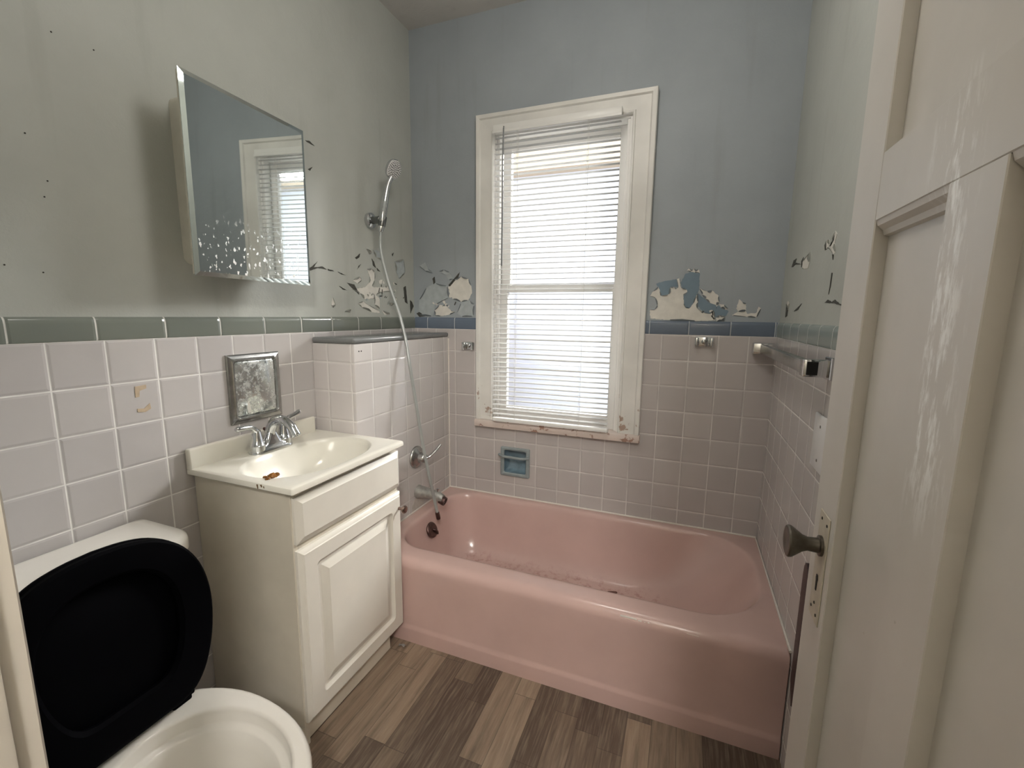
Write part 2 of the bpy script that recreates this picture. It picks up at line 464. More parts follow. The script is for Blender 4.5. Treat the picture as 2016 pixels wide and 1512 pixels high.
# bare plaster, cracks and painted-in flake shade where the paint has come away
PEEL=[
('B','plaster',[(1.163,1.329),(1.175,1.348),(1.195,1.367),(1.202,1.348),(1.206,1.329),(1.237,1.335),(1.242,1.363),(1.256,1.366),(1.266,1.357),(1.274,1.363),(1.266,1.397),(1.275,1.4),(1.283,1.363),(1.307,1.353),(1.309,1.344),(1.294,1.335),(1.299,1.297),(1.306,1.281),(1.321,1.278),(1.335,1.297),(1.344,1.328),(1.348,1.34),(1.352,1.303),(1.351,1.278),(1.378,1.26),(1.401,1.257),(1.415,1.27),(1.423,1.23),(1.357,1.225),(1.237,1.23),(1.169,1.235),(1.166,1.271),(1.185,1.271),(1.196,1.29),(1.185,1.322)]),
('B','plaster',[(1.354,1.359),(1.383,1.346),(1.403,1.349),(1.427,1.328),(1.431,1.303),(1.422,1.291),(1.398,1.3),(1.38,1.316),(1.367,1.334)]),
('B','plaster',[(1.43,1.297),(1.45,1.294),(1.465,1.276),(1.457,1.273),(1.439,1.282)]),
('B','plaster',[(1.423,1.242),(1.436,1.251),(1.459,1.245),(1.449,1.23),(1.427,1.227)]),
('B','plaster',[(1.495,1.279),(1.503,1.315),(1.515,1.303),(1.529,1.297),(1.531,1.273),(1.502,1.267)]),
('B','plaster',[(1.481,1.252),(1.502,1.266),(1.529,1.269),(1.535,1.258),(1.567,1.262),(1.573,1.286),(1.582,1.28),(1.569,1.244),(1.536,1.246)]),
('B','plaster',[(1.302,1.43),(1.31,1.439),(1.32,1.427),(1.328,1.439),(1.337,1.426),(1.345,1.435),(1.351,1.42),(1.332,1.421),(1.317,1.424)]),
('B','under',[(1.282,1.384),(1.297,1.418),(1.32,1.424),(1.351,1.419),(1.353,1.353),(1.347,1.328),(1.335,1.297),(1.321,1.278),(1.303,1.284),(1.294,1.328),(1.309,1.344),(1.286,1.366)]),
('B','under',[(1.349,1.34),(1.398,1.3),(1.422,1.291),(1.469,1.267),(1.459,1.248),(1.423,1.242),(1.415,1.27),(1.401,1.257),(1.372,1.266),(1.351,1.291)]),
('B','under',[(1.185,1.379),(1.227,1.391),(1.263,1.397),(1.271,1.366),(1.259,1.366),(1.242,1.363),(1.237,1.335),(1.21,1.329),(1.199,1.354)]),
('B','plaster',[(0.195,1.374),(0.228,1.409),(0.268,1.426),(0.308,1.414),(0.323,1.38),(0.327,1.345),(0.307,1.311),(0.268,1.304),(0.219,1.318),(0.203,1.346)]),
('B','plaster',[(0.115,1.26),(0.145,1.289),(0.186,1.282),(0.21,1.261),(0.235,1.254),(0.202,1.24),(0.152,1.232),(0.119,1.235)]),
('B','pale',[(0.02,1.237),(0.026,1.311),(0.071,1.376),(0.121,1.396),(0.191,1.381),(0.199,1.325),(0.12,1.289),(0.102,1.231)]),
('B','pale',[(0.243,1.247),(0.268,1.3),(0.315,1.311),(0.339,1.29),(0.335,1.234),(0.267,1.232)]),
('B','pale',[(0.143,1.453),(0.172,1.462),(0.204,1.448),(0.224,1.416),(0.2,1.409),(0.18,1.438)]),
('B','pale',[(0.03,1.484),(0.065,1.5),(0.081,1.468),(0.11,1.446),(0.064,1.458)]),
('B','dark',[(0.196,1.385),(0.228,1.416),(0.261,1.448),(0.252,1.422),(0.232,1.405),(0.204,1.378)]),
('B','dark',[(0.105,1.418),(0.118,1.428),(0.121,1.4),(0.113,1.389)]),
('B','dark',[(0.007,1.245),(0.025,1.252),(0.059,1.231),(0.024,1.226)]),
('L','plaster',[(-0.358,1.432),(-0.324,1.438),(-0.305,1.428),(-0.307,1.39),(-0.328,1.363),(-0.309,1.358),(-0.192,1.365),(-0.187,1.348),(-0.258,1.341),(-0.3,1.326),(-0.332,1.306),(-0.38,1.304),(-0.407,1.327),(-0.46,1.343),(-0.377,1.354),(-0.347,1.374),(-0.341,1.406)]),
('L','plaster',[(-0.423,1.284),(-0.39,1.294),(-0.362,1.28),(-0.283,1.255),(-0.279,1.242),(-0.335,1.248),(-0.401,1.269)]),
('L','plaster',[(-0.315,1.332),(-0.276,1.308),(-0.278,1.262),(-0.313,1.281)]),
('L','plaster',[(-0.358,1.52),(-0.32,1.513),(-0.331,1.497)]),
('L','plaster',[(-0.449,1.379),(-0.403,1.398),(-0.394,1.383),(-0.423,1.366)]),
('L','plaster',[(-0.206,1.294),(-0.167,1.29),(-0.196,1.277)]),
('L','plaster',[(-0.57,1.303),(-0.554,1.272),(-0.58,1.266)]),
('L','plaster',[(-0.508,1.249),(-0.469,1.26),(-0.474,1.244)]),
('L','plaster',[(-0.262,1.256),(-0.198,1.243),(-0.242,1.233)]),
('L','pale',[(-0.152,1.489),(-0.08,1.507),(-0.071,1.442),(-0.12,1.41),(-0.142,1.443)]),
('L','pale',[(-0.31,1.521),(-0.249,1.523),(-0.24,1.479),(-0.291,1.492)]),
('L','dark',[(-0.322,1.482),(-0.307,1.471),(-0.294,1.445),(-0.314,1.452)]),
('L','dark',[(-0.289,1.445),(-0.264,1.431),(-0.284,1.433)]),
('L','dark',[(-0.484,1.366),(-0.441,1.362),(-0.412,1.321),(-0.451,1.343)]),
('L','dark',[(-0.531,1.35),(-0.486,1.335),(-0.511,1.337)]),
('L','dark',[(-0.43,1.472),(-0.397,1.494),(-0.402,1.479),(-0.421,1.468)]),
('L','dark',[(-0.086,1.371),(-0.067,1.379),(-0.055,1.291),(-0.077,1.301)]),
('L','dark',[(-0.032,1.31),(-0.016,1.303),(-0.001,1.281),(-0.031,1.244)]),
('L','dark',[(-0.409,1.442),(-0.395,1.45),(-0.419,1.426)]),
('L','dark',[(-0.694,1.4),(-0.666,1.413),(-0.639,1.434),(-0.659,1.411),(-0.615,1.418),(-0.593,1.409),(-0.637,1.41),(-0.681,1.396)]),
('L','dark',[(-0.589,1.412),(-0.563,1.409),(-0.555,1.405),(-0.586,1.405)]),
('L','dark',[(-0.535,1.406),(-0.49,1.396),(-0.515,1.397)]),
('L','dark',[(-0.58,1.273),(-0.56,1.269),(-0.569,1.263)]),
('L','dark',[(-0.173,1.52),(-0.159,1.528),(-0.168,1.51)]),
('L','dark',[(-0.667,1.853),(-0.647,1.858),(-0.624,1.848),(-0.654,1.85)]),
('L','dark',[(-0.661,1.757),(-0.639,1.771),(-0.651,1.755)]),
('R','plaster',[(-0.287,1.402),(-0.276,1.425),(-0.323,1.434),(-0.368,1.44),(-0.373,1.41),(-0.361,1.395),(-0.31,1.397)]),
('R','plaster',[(-0.532,1.424),(-0.536,1.45),(-0.558,1.449),(-0.572,1.433),(-0.594,1.443),(-0.606,1.462),(-0.623,1.451),(-0.613,1.431),(-0.629,1.406),(-0.61,1.405),(-0.576,1.423),(-0.548,1.428)]),
('R','dark',[(-0.115,1.422),(-0.142,1.443),(-0.185,1.444),(-0.167,1.432),(-0.27,1.416),(-0.175,1.425),(-0.14,1.421)]),
('R','dark',[(-0.603,1.405),(-0.614,1.402),(-0.614,1.39)]),
('R','dark',[(-0.27,1.406),(-0.261,1.427),(-0.286,1.436),(-0.28,1.422)]),
('R','dark',[(-0.529,1.425),(-0.536,1.444),(-0.541,1.425)]),
('R','dark',[(-0.567,1.43),(-0.594,1.444),(-0.606,1.454),(-0.604,1.44),(-0.579,1.428)]),
('R','dark',[(-0.616,1.358),(-0.622,1.357),(-0.62,1.323),(-0.611,1.304)]),
('R','dark',[(-0.585,1.284),(-0.61,1.291),(-0.646,1.284),(-0.67,1.289),(-0.711,1.278),(-0.768,1.275),(-0.736,1.272),(-0.66,1.281)]),
('R','dark',[(-0.097,1.246),(-0.094,1.295),(-0.13,1.272),(-0.126,1.25)]),
('R','plaster',[(-0.1,1.295),(-0.114,1.304),(-0.144,1.296),(-0.13,1.272)]),
('R','dark',[(-0.23,1.266),(-0.33,1.289),(-0.285,1.27)])]

def jag(pts, amp, rnd):
    out = []
    n = len(pts)
    for i in range(n):
        a = Vector(pts[i]); b = Vector(pts[(i+1) % n]); out.append(a)
        L = (b-a).length; k = max(1, int(L/.006)); nr = Vector((-(b-a).y, (b-a).x)).normalized() if L else Vector((0, 0))
        for j in range(1, k): out.append(a.lerp(b, j/k) + nr*rnd.uniform(-amp, amp))
    return out
rnd = random.Random(3)
for wall_, uc, us, zc, zs, n_ in (('L', -.25, .13, 1.33, .07, 34), ('B', .20, .09, 1.31, .05, 12), ('B', 1.40, .09, 1.26, .03, 8)):   # small chips around the big bare places
    for k in range(n_):
        cu, cz = rnd.gauss(uc, us*.6), max(1.24, rnd.gauss(zc, zs*.6)); s_ = rnd.uniform(.004, .016); a0 = rnd.uniform(0, PI)
        if wall_ == 'L' and cu > -.02 or wall_ == 'B' and (cu < .02 or .33 < cu < 1.18): continue
        kd = rnd.choice(('plaster', 'plaster', 'pale', 'dark')); sq = .25 if kd == 'dark' else rnd.uniform(.5, .9)
        pts = []
        for j in range(6):
            a = 2*PI*j/6; r = s_*rnd.uniform(.6, 1.2); p, q = r*math.cos(a), r*math.sin(a)*sq
            pts.append((cu+p*math.cos(a0)-q*math.sin(a0), cz+p*math.sin(a0)+q*math.cos(a0)))
        PEEL.append((wall_, kd, pts))
for wall, par in (('L', wl), ('B', wb), ('R', wr)):
    P3 = {'L': lambda u, z, d: (-PT+d, u, z), 'B': lambda u, z, d: (u, PT-d, z), 'R': lambda u, z, d: (W+PT-d, u, z)}[wall]
    for kind, depth, nm in (('plaster', .0011, 'bare_plaster_patch'), ('pale', .0009, 'flaked_paint_patch'), ('under', .0009, 'undercoat_patch'), ('dark', .0013, 'crack_and_flake_shade')):
        bm = B()
        for w_, k_, pts in PEEL:
            if w_ != wall or k_ != kind: continue
            pts = [(u, max(z, CZ+.0005)) for u, z in pts]
            q = jag(pts, .0016 if kind != 'dark' else .0008, rnd)
            d = depth + rnd.uniform(0, .0002)
            vs = [bm.verts.new(P3(u, z, d)) for u, z in q]; vb = [bm.verts.new(P3(u, z, -.001)) for u, z in q]
            n = len(q)
            for i in range(n): bm.faces.new((vs[i], vs[(i+1) % n], vb[(i+1) % n], vb[i]))
            for tri in tessellate_polygon([[Vector((u, z, 0)) for u, z in q]]): bm.faces.new([vs[i] for i in tri])
        if bm.verts: obj(nm, bm, M[kind], par, 0)
        else: bm.free()
    # paint curling off along the patch edges
    bm = B()
    for w_, k_, pts in PEEL:
        if w_ != wall or k_ not in ('plaster', 'pale'): continue
        q = [(u, max(z, CZ+.001)) for u, z in pts]; c = sum((Vector(p) for p in q), Vector((0, 0)))/len(q)
        for i in range(len(q)):
            a, b = Vector(q[i]), Vector(q[(i+1) % len(q)])
            if (b-a).length < .012 or rnd.random() < .35: continue
            m_ = (a+b)/2; inw = (c-m_).normalized(); s = rnd.uniform(.003, .009); h = rnd.uniform(.002, .007)
            rows = []
            for t in (0, .5, 1):
                base = a.lerp(b, .1+.8*t); k = 1-abs(t-.5)*1.2
                o_ = base - inw*.002; mid = base + inw*s*.5*k; tip = base + inw*s*k
                rows.append([P3(o_.x, max(o_.y, CZ), .0012), P3(mid.x, max(mid.y, CZ+.001), .0012+h*.45*k), P3(tip.x, max(tip.y, CZ+.001), .0012+h*k)])
            loft(bm, rows, False)
    if bm.verts:
        bmesh.ops.solidify(bm, geom=bm.faces[:], thickness=.0006)
        obj('paint_flake', bm, M['paint_backlit' if wall == 'B' else 'paint_side'], par, 40)['kind'] = 'stuff'
    else: bm.free()
nh = B()
for y, z in ((-1.361, 1.834), (-1.286, 1.836), (-1.428, 1.607), (-1.402, 1.519), (-1.411, 1.484), (-1.49, 1.332), (-1.431, 1.322)):
    lathe(nh, (-PT, y, z), (1, 0, 0), [(-.001, .0016), (.001, .0016), (.0012, .0001)], 8)
obj('nail_hole', nh, M['nail'], wl, 0)
gm = B()
for pts in ([(-1.288, 1.048), (-1.262, 1.05), (-1.262, 1.04), (-1.278, 1.036), (-1.28, 1.02), (-1.289, 1.02)], [(-1.288, .990), (-1.272, .988), (-1.258, 1.0), (-1.256, .985), (-1.27, .978), (-1.288, .981)]):
    prism(gm, [(.0002, y, z) for y, z in pts], (.0009, 0, 0))
obj('glue_residue', gm, M['glue'], wl, 0)

# ------------------------------------------------------------------ window
wn = struct(thing('window_1', 'white painted sash window behind the blind', 'window', (.757, 0, .70)))
def casing(pts_in, pts_out, name):
    """one mitred casing board between an inner and an outer edge (x, z)"""
    (ax, az), (bx, bz) = pts_in; (cx, cz), (dx, dz) = pts_out
    bm = B(); rows = []
    for t, y in ((0, .004), (0, -.014), (.04, -.018), (.10, -.018), (.13, -.014), (.74, -.016), (.80, -.024), (.97, -.026), (1, -.022), (1, .004)):
        rows.append([(ax+(cx-ax)*t, y, az+(cz-az)*t), (bx+(dx-bx)*t, y, bz+(dz-bz)*t)])
    loft(bm, rows, False)
    vs = [v for v in bm.verts]
    for e in (0, 1): bm.faces.new([vs[2*i+e] for i in range(len(rows))])
    return obj(name, bm, M['trim'], wn, 30)
ix0, ix1, iz, oz0 = .446, 1.058, 2.052, .727
ox0, ox1, ozt = .361, 1.152, 2.134
casing(((ix0, oz0), (ix0, iz)), ((ox0, oz0), (ox0, ozt)), 'window_casing')
casing(((ix1, iz), (ix1, oz0)), ((ox1, ozt), (ox1, oz0)), 'window_casing')
casing(((ix0, iz), (ix1, iz)), ((ox0, ozt), (ox1, ozt)), 'window_casing')
st = B(); box(st, .356, 1.156, -.034, .006, .692, .7265, .004, 2); box(st, .447, 1.056, .0, .13, .702, .7265, .001, 1)
obj('window_stool', st, M['stool'], wn)
jb = B(); box(jb, .443, .455, .004, .128, .7265, 2.055); box(jb, 1.048, 1.06, .004, .128, .7265, 2.055); box(jb, .455, 1.048, .004, .128, 2.043, 2.055)
for x0, x1 in ((.455, .468), (1.035, 1.048)): box(jb, x0, x1, .012, .030, .7265, 2.043, .002, 1)
obj('window_jamb', jb, M['sash'], wn)
def sash(y0, y1, z0, z1, bot, top, name, st=.045):
    bm = B()
    box(bm, .457, .457+st, y0, y1, z0, z1, .002, 1); box(bm, 1.046-st, 1.046, y0, y1, z0, z1, .002, 1)
    box(bm, .457+st, 1.046-st, y0+.001, y1-.001, z0, z0+bot, .002, 1); box(bm, .457+st, 1.046-st, y0+.001, y1-.001, z1-top, z1, .002, 1)
    o = obj(name, bm, M['sash'], wn)
    g = B(); box(g, .457+st-.004, 1.046-st+.004, (y0+y1)/2-.0015, (y0+y1)/2+.0015, z0+bot-.004, z1-top+.004); obj('window_pane', g, M['glass'], o, 0)
sash(.034, .062, .7265, 1.383, .06, .034, 'lower_sash')
sash(.068, .096, 1.352, 2.043, .034, .048, 'upper_sash')

# ------------------------------------------------------------------ doorway and open door
tr = B()
box(tr, DOORX0-.02, DOORX0, YF-.125, YF+.002, 0, DOORH, .002, 1); box(tr, DOORX1, DOORX1+.02, YF-.125, YF+.002, 0, DOORH, .002, 1)
box(tr, DOORX0-.02, DOORX1+.02, YF-.125, YF+.002, DOORH, DOORH+.02, .002, 1)
box(tr, DOORX0, DOORX0+.011, YF-.075, YF-.0185, 0, DOORH, .003, 2); box(tr, DOORX0+.011, DOORX1, YF-.075, YF-.040, DOORH-.011, DOORH, .003, 2)
struct(obj('trim_1', tr, M['jamb']))
DX0, DX1, DY0, DY1, DT = 1.55, 1.591, -1.812, -1.098, 2.02
dr = struct(thing('door_1', 'open white panelled door with scuffed paint along the right wall', 'door', (DX1, DY0, .008)))
# far stile, middle stile, hinge stile and rails around recessed panels
ys = [(DY0, -1.70), (-1.483, -1.392), (-1.202, DY1)]
zs = [(.008, .22), (1.378, 1.468), (1.91, DT)]
stiles = B()
for a, b in (ys[0], ys[2]): box(stiles, DX0, DX1, a, b, .008, DT, .0015, 1)
obj('door_stile', stiles, M['door'], dr)
rails = B()
for a, b in zs: box(rails, DX0+.0002, DX1-.0002, ys[0][1], ys[2][0], a, b, .001, 1)
box(rails, DX0+.0002, DX1-.0002, ys[1][0], ys[1][1], zs[0][1], zs[1][0], .001, 1)
obj('door_rail', rails, M['door'], dr)
pn = B()
for y0, y1, z0, z1 in ((ys[0][1], ys[1][0], zs[0][1], zs[1][0]), (ys[1][1], ys[2][0], zs[0][1], zs[1][0]), (ys[0][1], ys[2][0], zs[1][1], zs[2][0])):
    p_ = B(); box(p_, DX0+.018, DX1-.0125, y0-.004, y1+.004, z0-.004, z1+.004)
    o = obj('door_panel', p_, M['door'], dr)
    # cove moulding at the head of the lower panels
    if z1 < 1.5:
        m_ = B(); prof = [(DX0+.0179, z1), (DX0+.0015, z1), (DX0+.0035, z1-.007), (DX0+.010, z1-.013), (DX0+.012, z1-.020), (DX0+.0179, z1-.022)]
        loft(m_, [[(x, y, z) for x, z in prof] for y in (y0+.001, y1-.001)], True, True, True); obj('panel_moulding', m_, M['door'], o, 25)
pn.free()
lp = B(); yc = -1.158
prism(lp, [(DX0+.0003, y, z) for y, z in ((yc-.026, .735), (yc+.026, .735), (yc+.026, .925), (yc-.026, .925))], (-.0022, 0, 0))
bmesh.ops.bevel(lp, geom=lp.edges[:], offset=.0012, segments=1, affect='EDGES')
plate = obj('lock_plate', lp, M['plate'], dr)
kh = B(); prism(kh, [(DX0-.0018, yc+dy, .80+dz) for dy, dz in ((-.002, -.012), (.003, -.012), (.0035, .004), (.005, .010), (.003, .016), (-.003, .016), (-.005, .010), (-.003, .004))], (-.0012, 0, 0)); obj('keyhole', kh, M['nail'], plate, 0)
sc = B()
for dy, z in ((-.016, .91), (.012, .912), (-.014, .75), (.014, .752), (.0, .765)): lathe(sc, (DX0-.0018, yc+dy, z), (-1, 0, 0), [(0, .0028), (.001, .0025), (.0012, .0001)], 8)
obj('screw_hole', sc, M['nail'], plate)
kb = B(); lathe(kb, (DX0, yc, .868), (-1, 0, 0), [(.001, .017), (.006, .017), (.007, .0125), (.022, .0115), (.030, .0145), (.040, .022), (.046, .0262), (.050, .0268), (.0525, .0255), (.0535, .021), (.052, .015), (.0515, .001)], 32)
obj('door_knob', kb, M['dull_knob'], dr)
"""hinges on the far side of the leaf"""
hg = B()
for z in (.25, 1.0, 1.75): lathe(hg, (DX1+.004, DY0-.003, z-.04), (0, 0, 1), [(0, .004), (.08, .004)], 12)
obj('hinge', hg, M['dull_knob'], dr)

# ------------------------------------------------------------------ bathtub
t = thing('bathtub', 'pink enamelled bathtub with a plain apron set between tiled ledge and right wall', 'bathtub', (.92, -.35, 0))
def tub_basin():
    X0, X1, Y1 = LX+.0015, W-.0015, -.0015
    fr = -.697
    rings = []
    O = lambda y0, z, r=.004, dx=0: rrect(X0+dx, X1-dx, y0, Y1-dx, [r, r, .004, .004], z, 10)
    rings += [O(fr-.001, 0), O(fr-.001, .050), O(fr-.0005, .056), O(fr+.003, .066), O(fr+.0042, .074), O(fr+.004, .20), O(fr+.003, .285)]
    for a in range(0, 91, 15):
        s = math.sin(math.radians(a)); c = 1-math.cos(math.radians(a))
        rings.append(O(fr+.003+.036*c, .300+.036*s, .004+.01*c))
    T = (.262, 1.602, -.598, -.045); TR = (.135, .215, .20, .12)
    Bt = (.345, 1.285, -.50, -.135); BR = (.13, .19, .18, .12)
    def inner(s, z, off=0.0):
        a = [T[i]+(Bt[i]-T[i])*s for i in range(4)]; r = [TR[i]+(BR[i]-TR[i])*s for i in range(4)]
        return rrect(a[0]-off, a[1]+off, a[2]-off, a[3]+off, [q+off for q in r], z, 10)
    rings += [inner(0, .3375, .022), inner(0, .3372, .014), inner(0, .3345, .006), inner(0, .329, .001), inner(.02, .318)]
    for s, z in ((.06, .298), (.14, .262), (.25, .215), (.38, .165), (.52, .122), (.66, .092), (.80, .072), (.92, .062), (1.0, .058)):
        rings.append(inner(s, z))
    base = rings[-1]; c = Vector((.80, -.32, 0))
    for k in (.8, .5, .2): rings.append([Vector((c.x+(p.x-c.x)*k, c.y+(p.y-c.y)*k, .053+.005*k)) for p in base])
    bm = B(); loft(bm, rings, True, True, True)
    return obj('tub_basin', bm, M['tub'], t, 50)
basin = tub_basin()
ck = B()
tube(ck, [(LX+.003, -.690, .337), (LX+.003, -.003, .338), (W-.003, -.003, .338), (W-.003, -.690, .337)], .0042, 8)
obj('caulk_line', ck, M['caulk'], t)
for x0, x1, z0, z1 in ((1.182, 1.232, .3165, .3215), (1.236, 1.247, .3155, .319), (1.254, 1.258, .3155, .318), (1.264, 1.270, .316, .319), (1.375, 1.41, .3145, .3158)):
    yy = -.697+.003+.036*(1-math.cos(math.asin(min(1, (z0+.002-.30)/.036)))) - .0008
    wm = B(); box(wm, x0, x1, yy, yy+.004, z0, z1, .0008, 1); obj('paint_scrape', wm, M['caulk'], basin)
ov = B(); oc = Vector((.283, -.325, .258)); od = Vector((.90, 0, .42)).normalized()
lathe(ov, oc - od*.004, od, [(0, .036), (.006, .036), (.010, .033), (.012, .028), (.012, .001)], 32)
op = obj('overflow_plate', ov, M['drain'], t)
lv = B(); tube(lv, [oc+od*.008, oc+od*.018+Vector((0, .002, -.004)), oc+od*.022+Vector((.002, .012, -.020)), oc+od*.020+Vector((.002, .018, -.032))], [.006, .006, .005, .004], 10); lathe(lv, oc+od*.006+Vector((0, -.012, -.010)), od, [(0, .006), (.004, .006), (.005, .001)], 12)
obj('drain_lever', lv, M['drain'], op)

t = thing('tub_spout', 'dull grey chrome tub spout sticking out of the tiled ledge', 'spout', (LX, -.300, .425))
sp = B(); rings = []
for x, hy, zt, zb in ((LX, .034, .452, .392), (LX+.006, .034, .452, .391), (LX+.012, .031, .450, .393), (LX+.05, .027, .446, .397), (LX+.085, .023, .440, .396), (LX+.112, .021, .435, .388), (LX+.125, .020, .430, .380), (LX+.135, .0195, .424, .378)):
    zc = (zt+zb)/2; rings.append([(x, -.300+hy*math.cos(2*PI*k/20), zc+(zt-zb)/2*math.sin(2*PI*k/20)) for k in range(20)])
loft(sp, rings, True, True, True); obj('spout_body', sp, M['dull_chrome'], t, 40)
nz = B(); lathe(nz, (LX+.118, -.300, .402), (.95, 0, -.3), [(0, .0195), (.022, .0205), (.027, .0195), (.027, .014), (.020, .0135), (.02, .0001)], 24); obj('spout_end_ring', nz, M['drain'], t)
dv = B(); lathe(dv, (LX+.105, -.300, .432), (0, 0, 1), [(0, .004), (.012, .004), (.013, .007), (.019, .007), (.021, .004), (.021, .0001)], 14); obj('diverter_knob', dv, M['chrome'], t)

t = thing('shower_valve', 'round chrome shower valve with a lever handle on the tiled ledge', 'valve', (LX, -.312, .592))
ec = B(); lathe(ec, (LX, -.312, .592), (1, 0, 0), [(0, .052), (.004, .052), (.010, .048), (.017, .038), (.022, .027), (.024, .024), (.040, .022), (.048, .020), (.052, .016), (.053, .0001)], 40); obj('escutcheon', ec, M['worn_chrome'], t)
lvv = B(); tube(lvv, catmull([(LX+.044, -.312, .592), (LX+.060, -.300, .596), (LX+.074, -.268, .616), (LX+.084, -.236, .640)], 6), [.011]*4+[.010]*5+[.0095]*5+[.009]*5, 12, flat=.7); obj('lever_handle', lvv, M['chrome'], t)

# ------------------------------------------------------------------ hand shower on its wall holder
t = thing('shower_holder', 'round chrome wall bracket that holds the hand shower', 'shower holder', (-PT, -.330, 1.641))
sb = B(); lathe(sb, (-PT, -.330, 1.641), (1, 0, 0), [(0, .032), (.009, .0335), (.016, .032), (.020, .027), (.023, .020), (.0235, .001)], 36); obj('wall_flange', sb, M['chrome'], t)
ar = B(); lathe(ar, (.010, -.330, 1.641), Vector((1, -.18, -.05)), [(0, .0175), (.012, .0160), (.034, .0150), (.048, .0170), (.056, .0165), (.059, .012), (.059, .001)], 24); obj('holder_arm', ar, M['satin'], t)
ck_ = B(); lathe(ck_, (.067, -.341, 1.610), Vector((.09, .20, 1)), [(0, .0140), (.004, .0155), (.040, .0170), (.044, .0160), (.044, .001)], 24); obj('cradle_ring', ck_, M['satin'], t)

t = thing('hand_shower', 'chrome hand shower with round spray face and long grey hose', 'hand shower', (.067, -.342, 1.60))
hp = [(.066, -.3425, 1.596), (.068, -.339, 1.620), (.072, -.336, 1.66), (.078, -.330, 1.71), (.084, -.321, 1.76), (.090, -.312, 1.795), (.096, -.302, 1.818)]
hd = B(); cp = catmull(hp, 6); nn = len(cp)
tube(hd, cp, [.0108+.0058*math.sin(PI*min(1, i/nn*1.25)) for i in range(nn)], 16); obj('shower_handle', hd, M['chrome'], t)
hc = Vector((.100, -.290, 1.852)); hn = Vector((.90, -.12, -.42)).normalized()
hb = B(); lathe(hb, hc-hn*.022, hn, [(0, .010), (.004, .022), (.010, .035), (.016, .0410), (.022, .0425), (.026, .0415), (.027, .038), (.027, .001)], 40); head = obj('shower_head', hb, M['chrome'], t)
fc = B(); lathe(fc, hc+hn*.0045, hn, [(0, .0385), (.0025, .0378), (.0032, .034), (.0032, .001)], 40); face = obj('spray_face', fc, M['spray'], head)
_, fu, fv = frame_of(hn); nb = B()
for r_, n_, s_ in ((.0335, 24, .0021), (.027, 18, .0023), (.0195, 12, .0029), (.012, 8, .0024), (.005, 4, .0022)):
    for k in range(n_):
        a = 2*PI*k/n_ + r_*90
        lathe(nb, hc+hn*.0072+(fu*math.cos(a)+fv*math.sin(a))*r_, hn, [(0, s_), (.0018, s_*.8), (.002, .0001)], 8)
obj('spray_nozzles', nb, M['nozzle'], face)
hz = B(); hose_pts = catmull([(.065, -.343, 1.602), (.064, -.346, 1.57), (.072, -.356, 1.50), (.120, -.374, 1.37), (.178, -.384, 1.235), (.2085, -.388, 1.13), (.235, -.401, 1.025), (.262, -.397, .845), (.290, -.389, .65), (.313, -.370, .485), (.326, -.345, .350)], 8)
tube(hz, hose_pts, .0066, 14); hs = obj('shower_hose', hz, M['hose'], t)
hnut = B(); e0 = hose_pts[-1]; dd = (hose_pts[-1]-hose_pts[-4]).normalized(); lathe(hnut, e0-dd*.012, dd, [(0, .008), (.004, .0095), (.030, .0095), (.036, .0085), (.036, .006), (.030, .0058), (.03, .0001)], 18); obj('hose_nut', hnut, M['drain'], hs)
hnu2 = B(); lathe(hnu2, (.066, -.3435, 1.612), (-.03, -.12, -1), [(0, .0105), (.020, .0100), (.026, .0075), (.026, .001)], 18); obj('hose_nut', hnu2, M['chrome'], hs)

# ------------------------------------------------------------------ soap dish, bar brackets, towel bar
t = thing('soap_dish', 'blue grey recessed ceramic soap dish in the tiles under the window', 'soap dish', (.567, 0, .52))
sd = B()
fo = rrect(.491, .643, .446, .594, .006, 0, 4); fi = rrect(.510, .624, .464, .578, .008, 0, 4); fb = rrect(.518, .616, .474, .572, .010, 0, 4)
Y = lambda pts, y: [(p.x, y, p.y) for p in pts]
loft(sd, [Y(fo, .0), Y(fo, -.008), Y(rrect(.496, .638, .451, .589, .006, 0, 4), -.012), Y(rrect(.506, .628, .460, .582, .008, 0, 4), -.011), Y(fi, -.006)], True)
obj('dish_frame', sd, M['dish'], t, 40)
si = B(); bk_ = rrect(.5085, .6255, .4625, .5795, .006, 0, 4)
loft(si, [Y(bk_, .052), Y(bk_, -.005), Y(fi, -.006), Y(fi, .008), Y(rrect(.515, .619, .469, .574, .012, 0, 4), .024), Y(rrect(.522, .612, .478, .568, .016, 0, 4), .032)], True, True, True); obj('dish_recess', si, M['dish_in'], t, 40)
br = B(); tube(br, [(.486, -.014, .5545), (.500, -.030, .5545), (.52, -.036, .5535), (.60, -.036, .5515), (.622, -.030, .551), (.640, -.012, .551)], .0065, 12); obj('grab_rail', br, M['dish'], t)

def bar_bracket(x0, x1, z0, z1, label):
    t = thing('bar_bracket', label, 'bar bracket', ((x0+x1)/2, 0, (z0+z1)/2), 'empty bar brackets on the window wall')
    b = B(); box(b, x0+.006, x1-.006, -.010, -.0003, z0, z1, .003, 2); obj('mounting_plate', b, M['chrome'], t)
    for x in (x0, x1-.012):
        b = B(); box(b, x, x+.012, -.030, -.006, z0-.001, z1-.001, .003, 2); obj('bracket_arm', b, M['chrome'], t)
    b = B(); lathe(b, ((x0+x1)/2, -.009, (z0+z1)/2), (0, -1, 0), [(0, .010), (.010, .009), (.012, .006), (.012, .001)], 16); obj('centre_screw', b, M['worn_chrome'], t)
bar_bracket(.286, .346, 1.070, 1.108, 'small chrome bar bracket on the tiles left of the window casing')
bar_bracket(1.352, 1.420, 1.124, 1.163, 'small chrome bar bracket on the tiles right of the window casing')

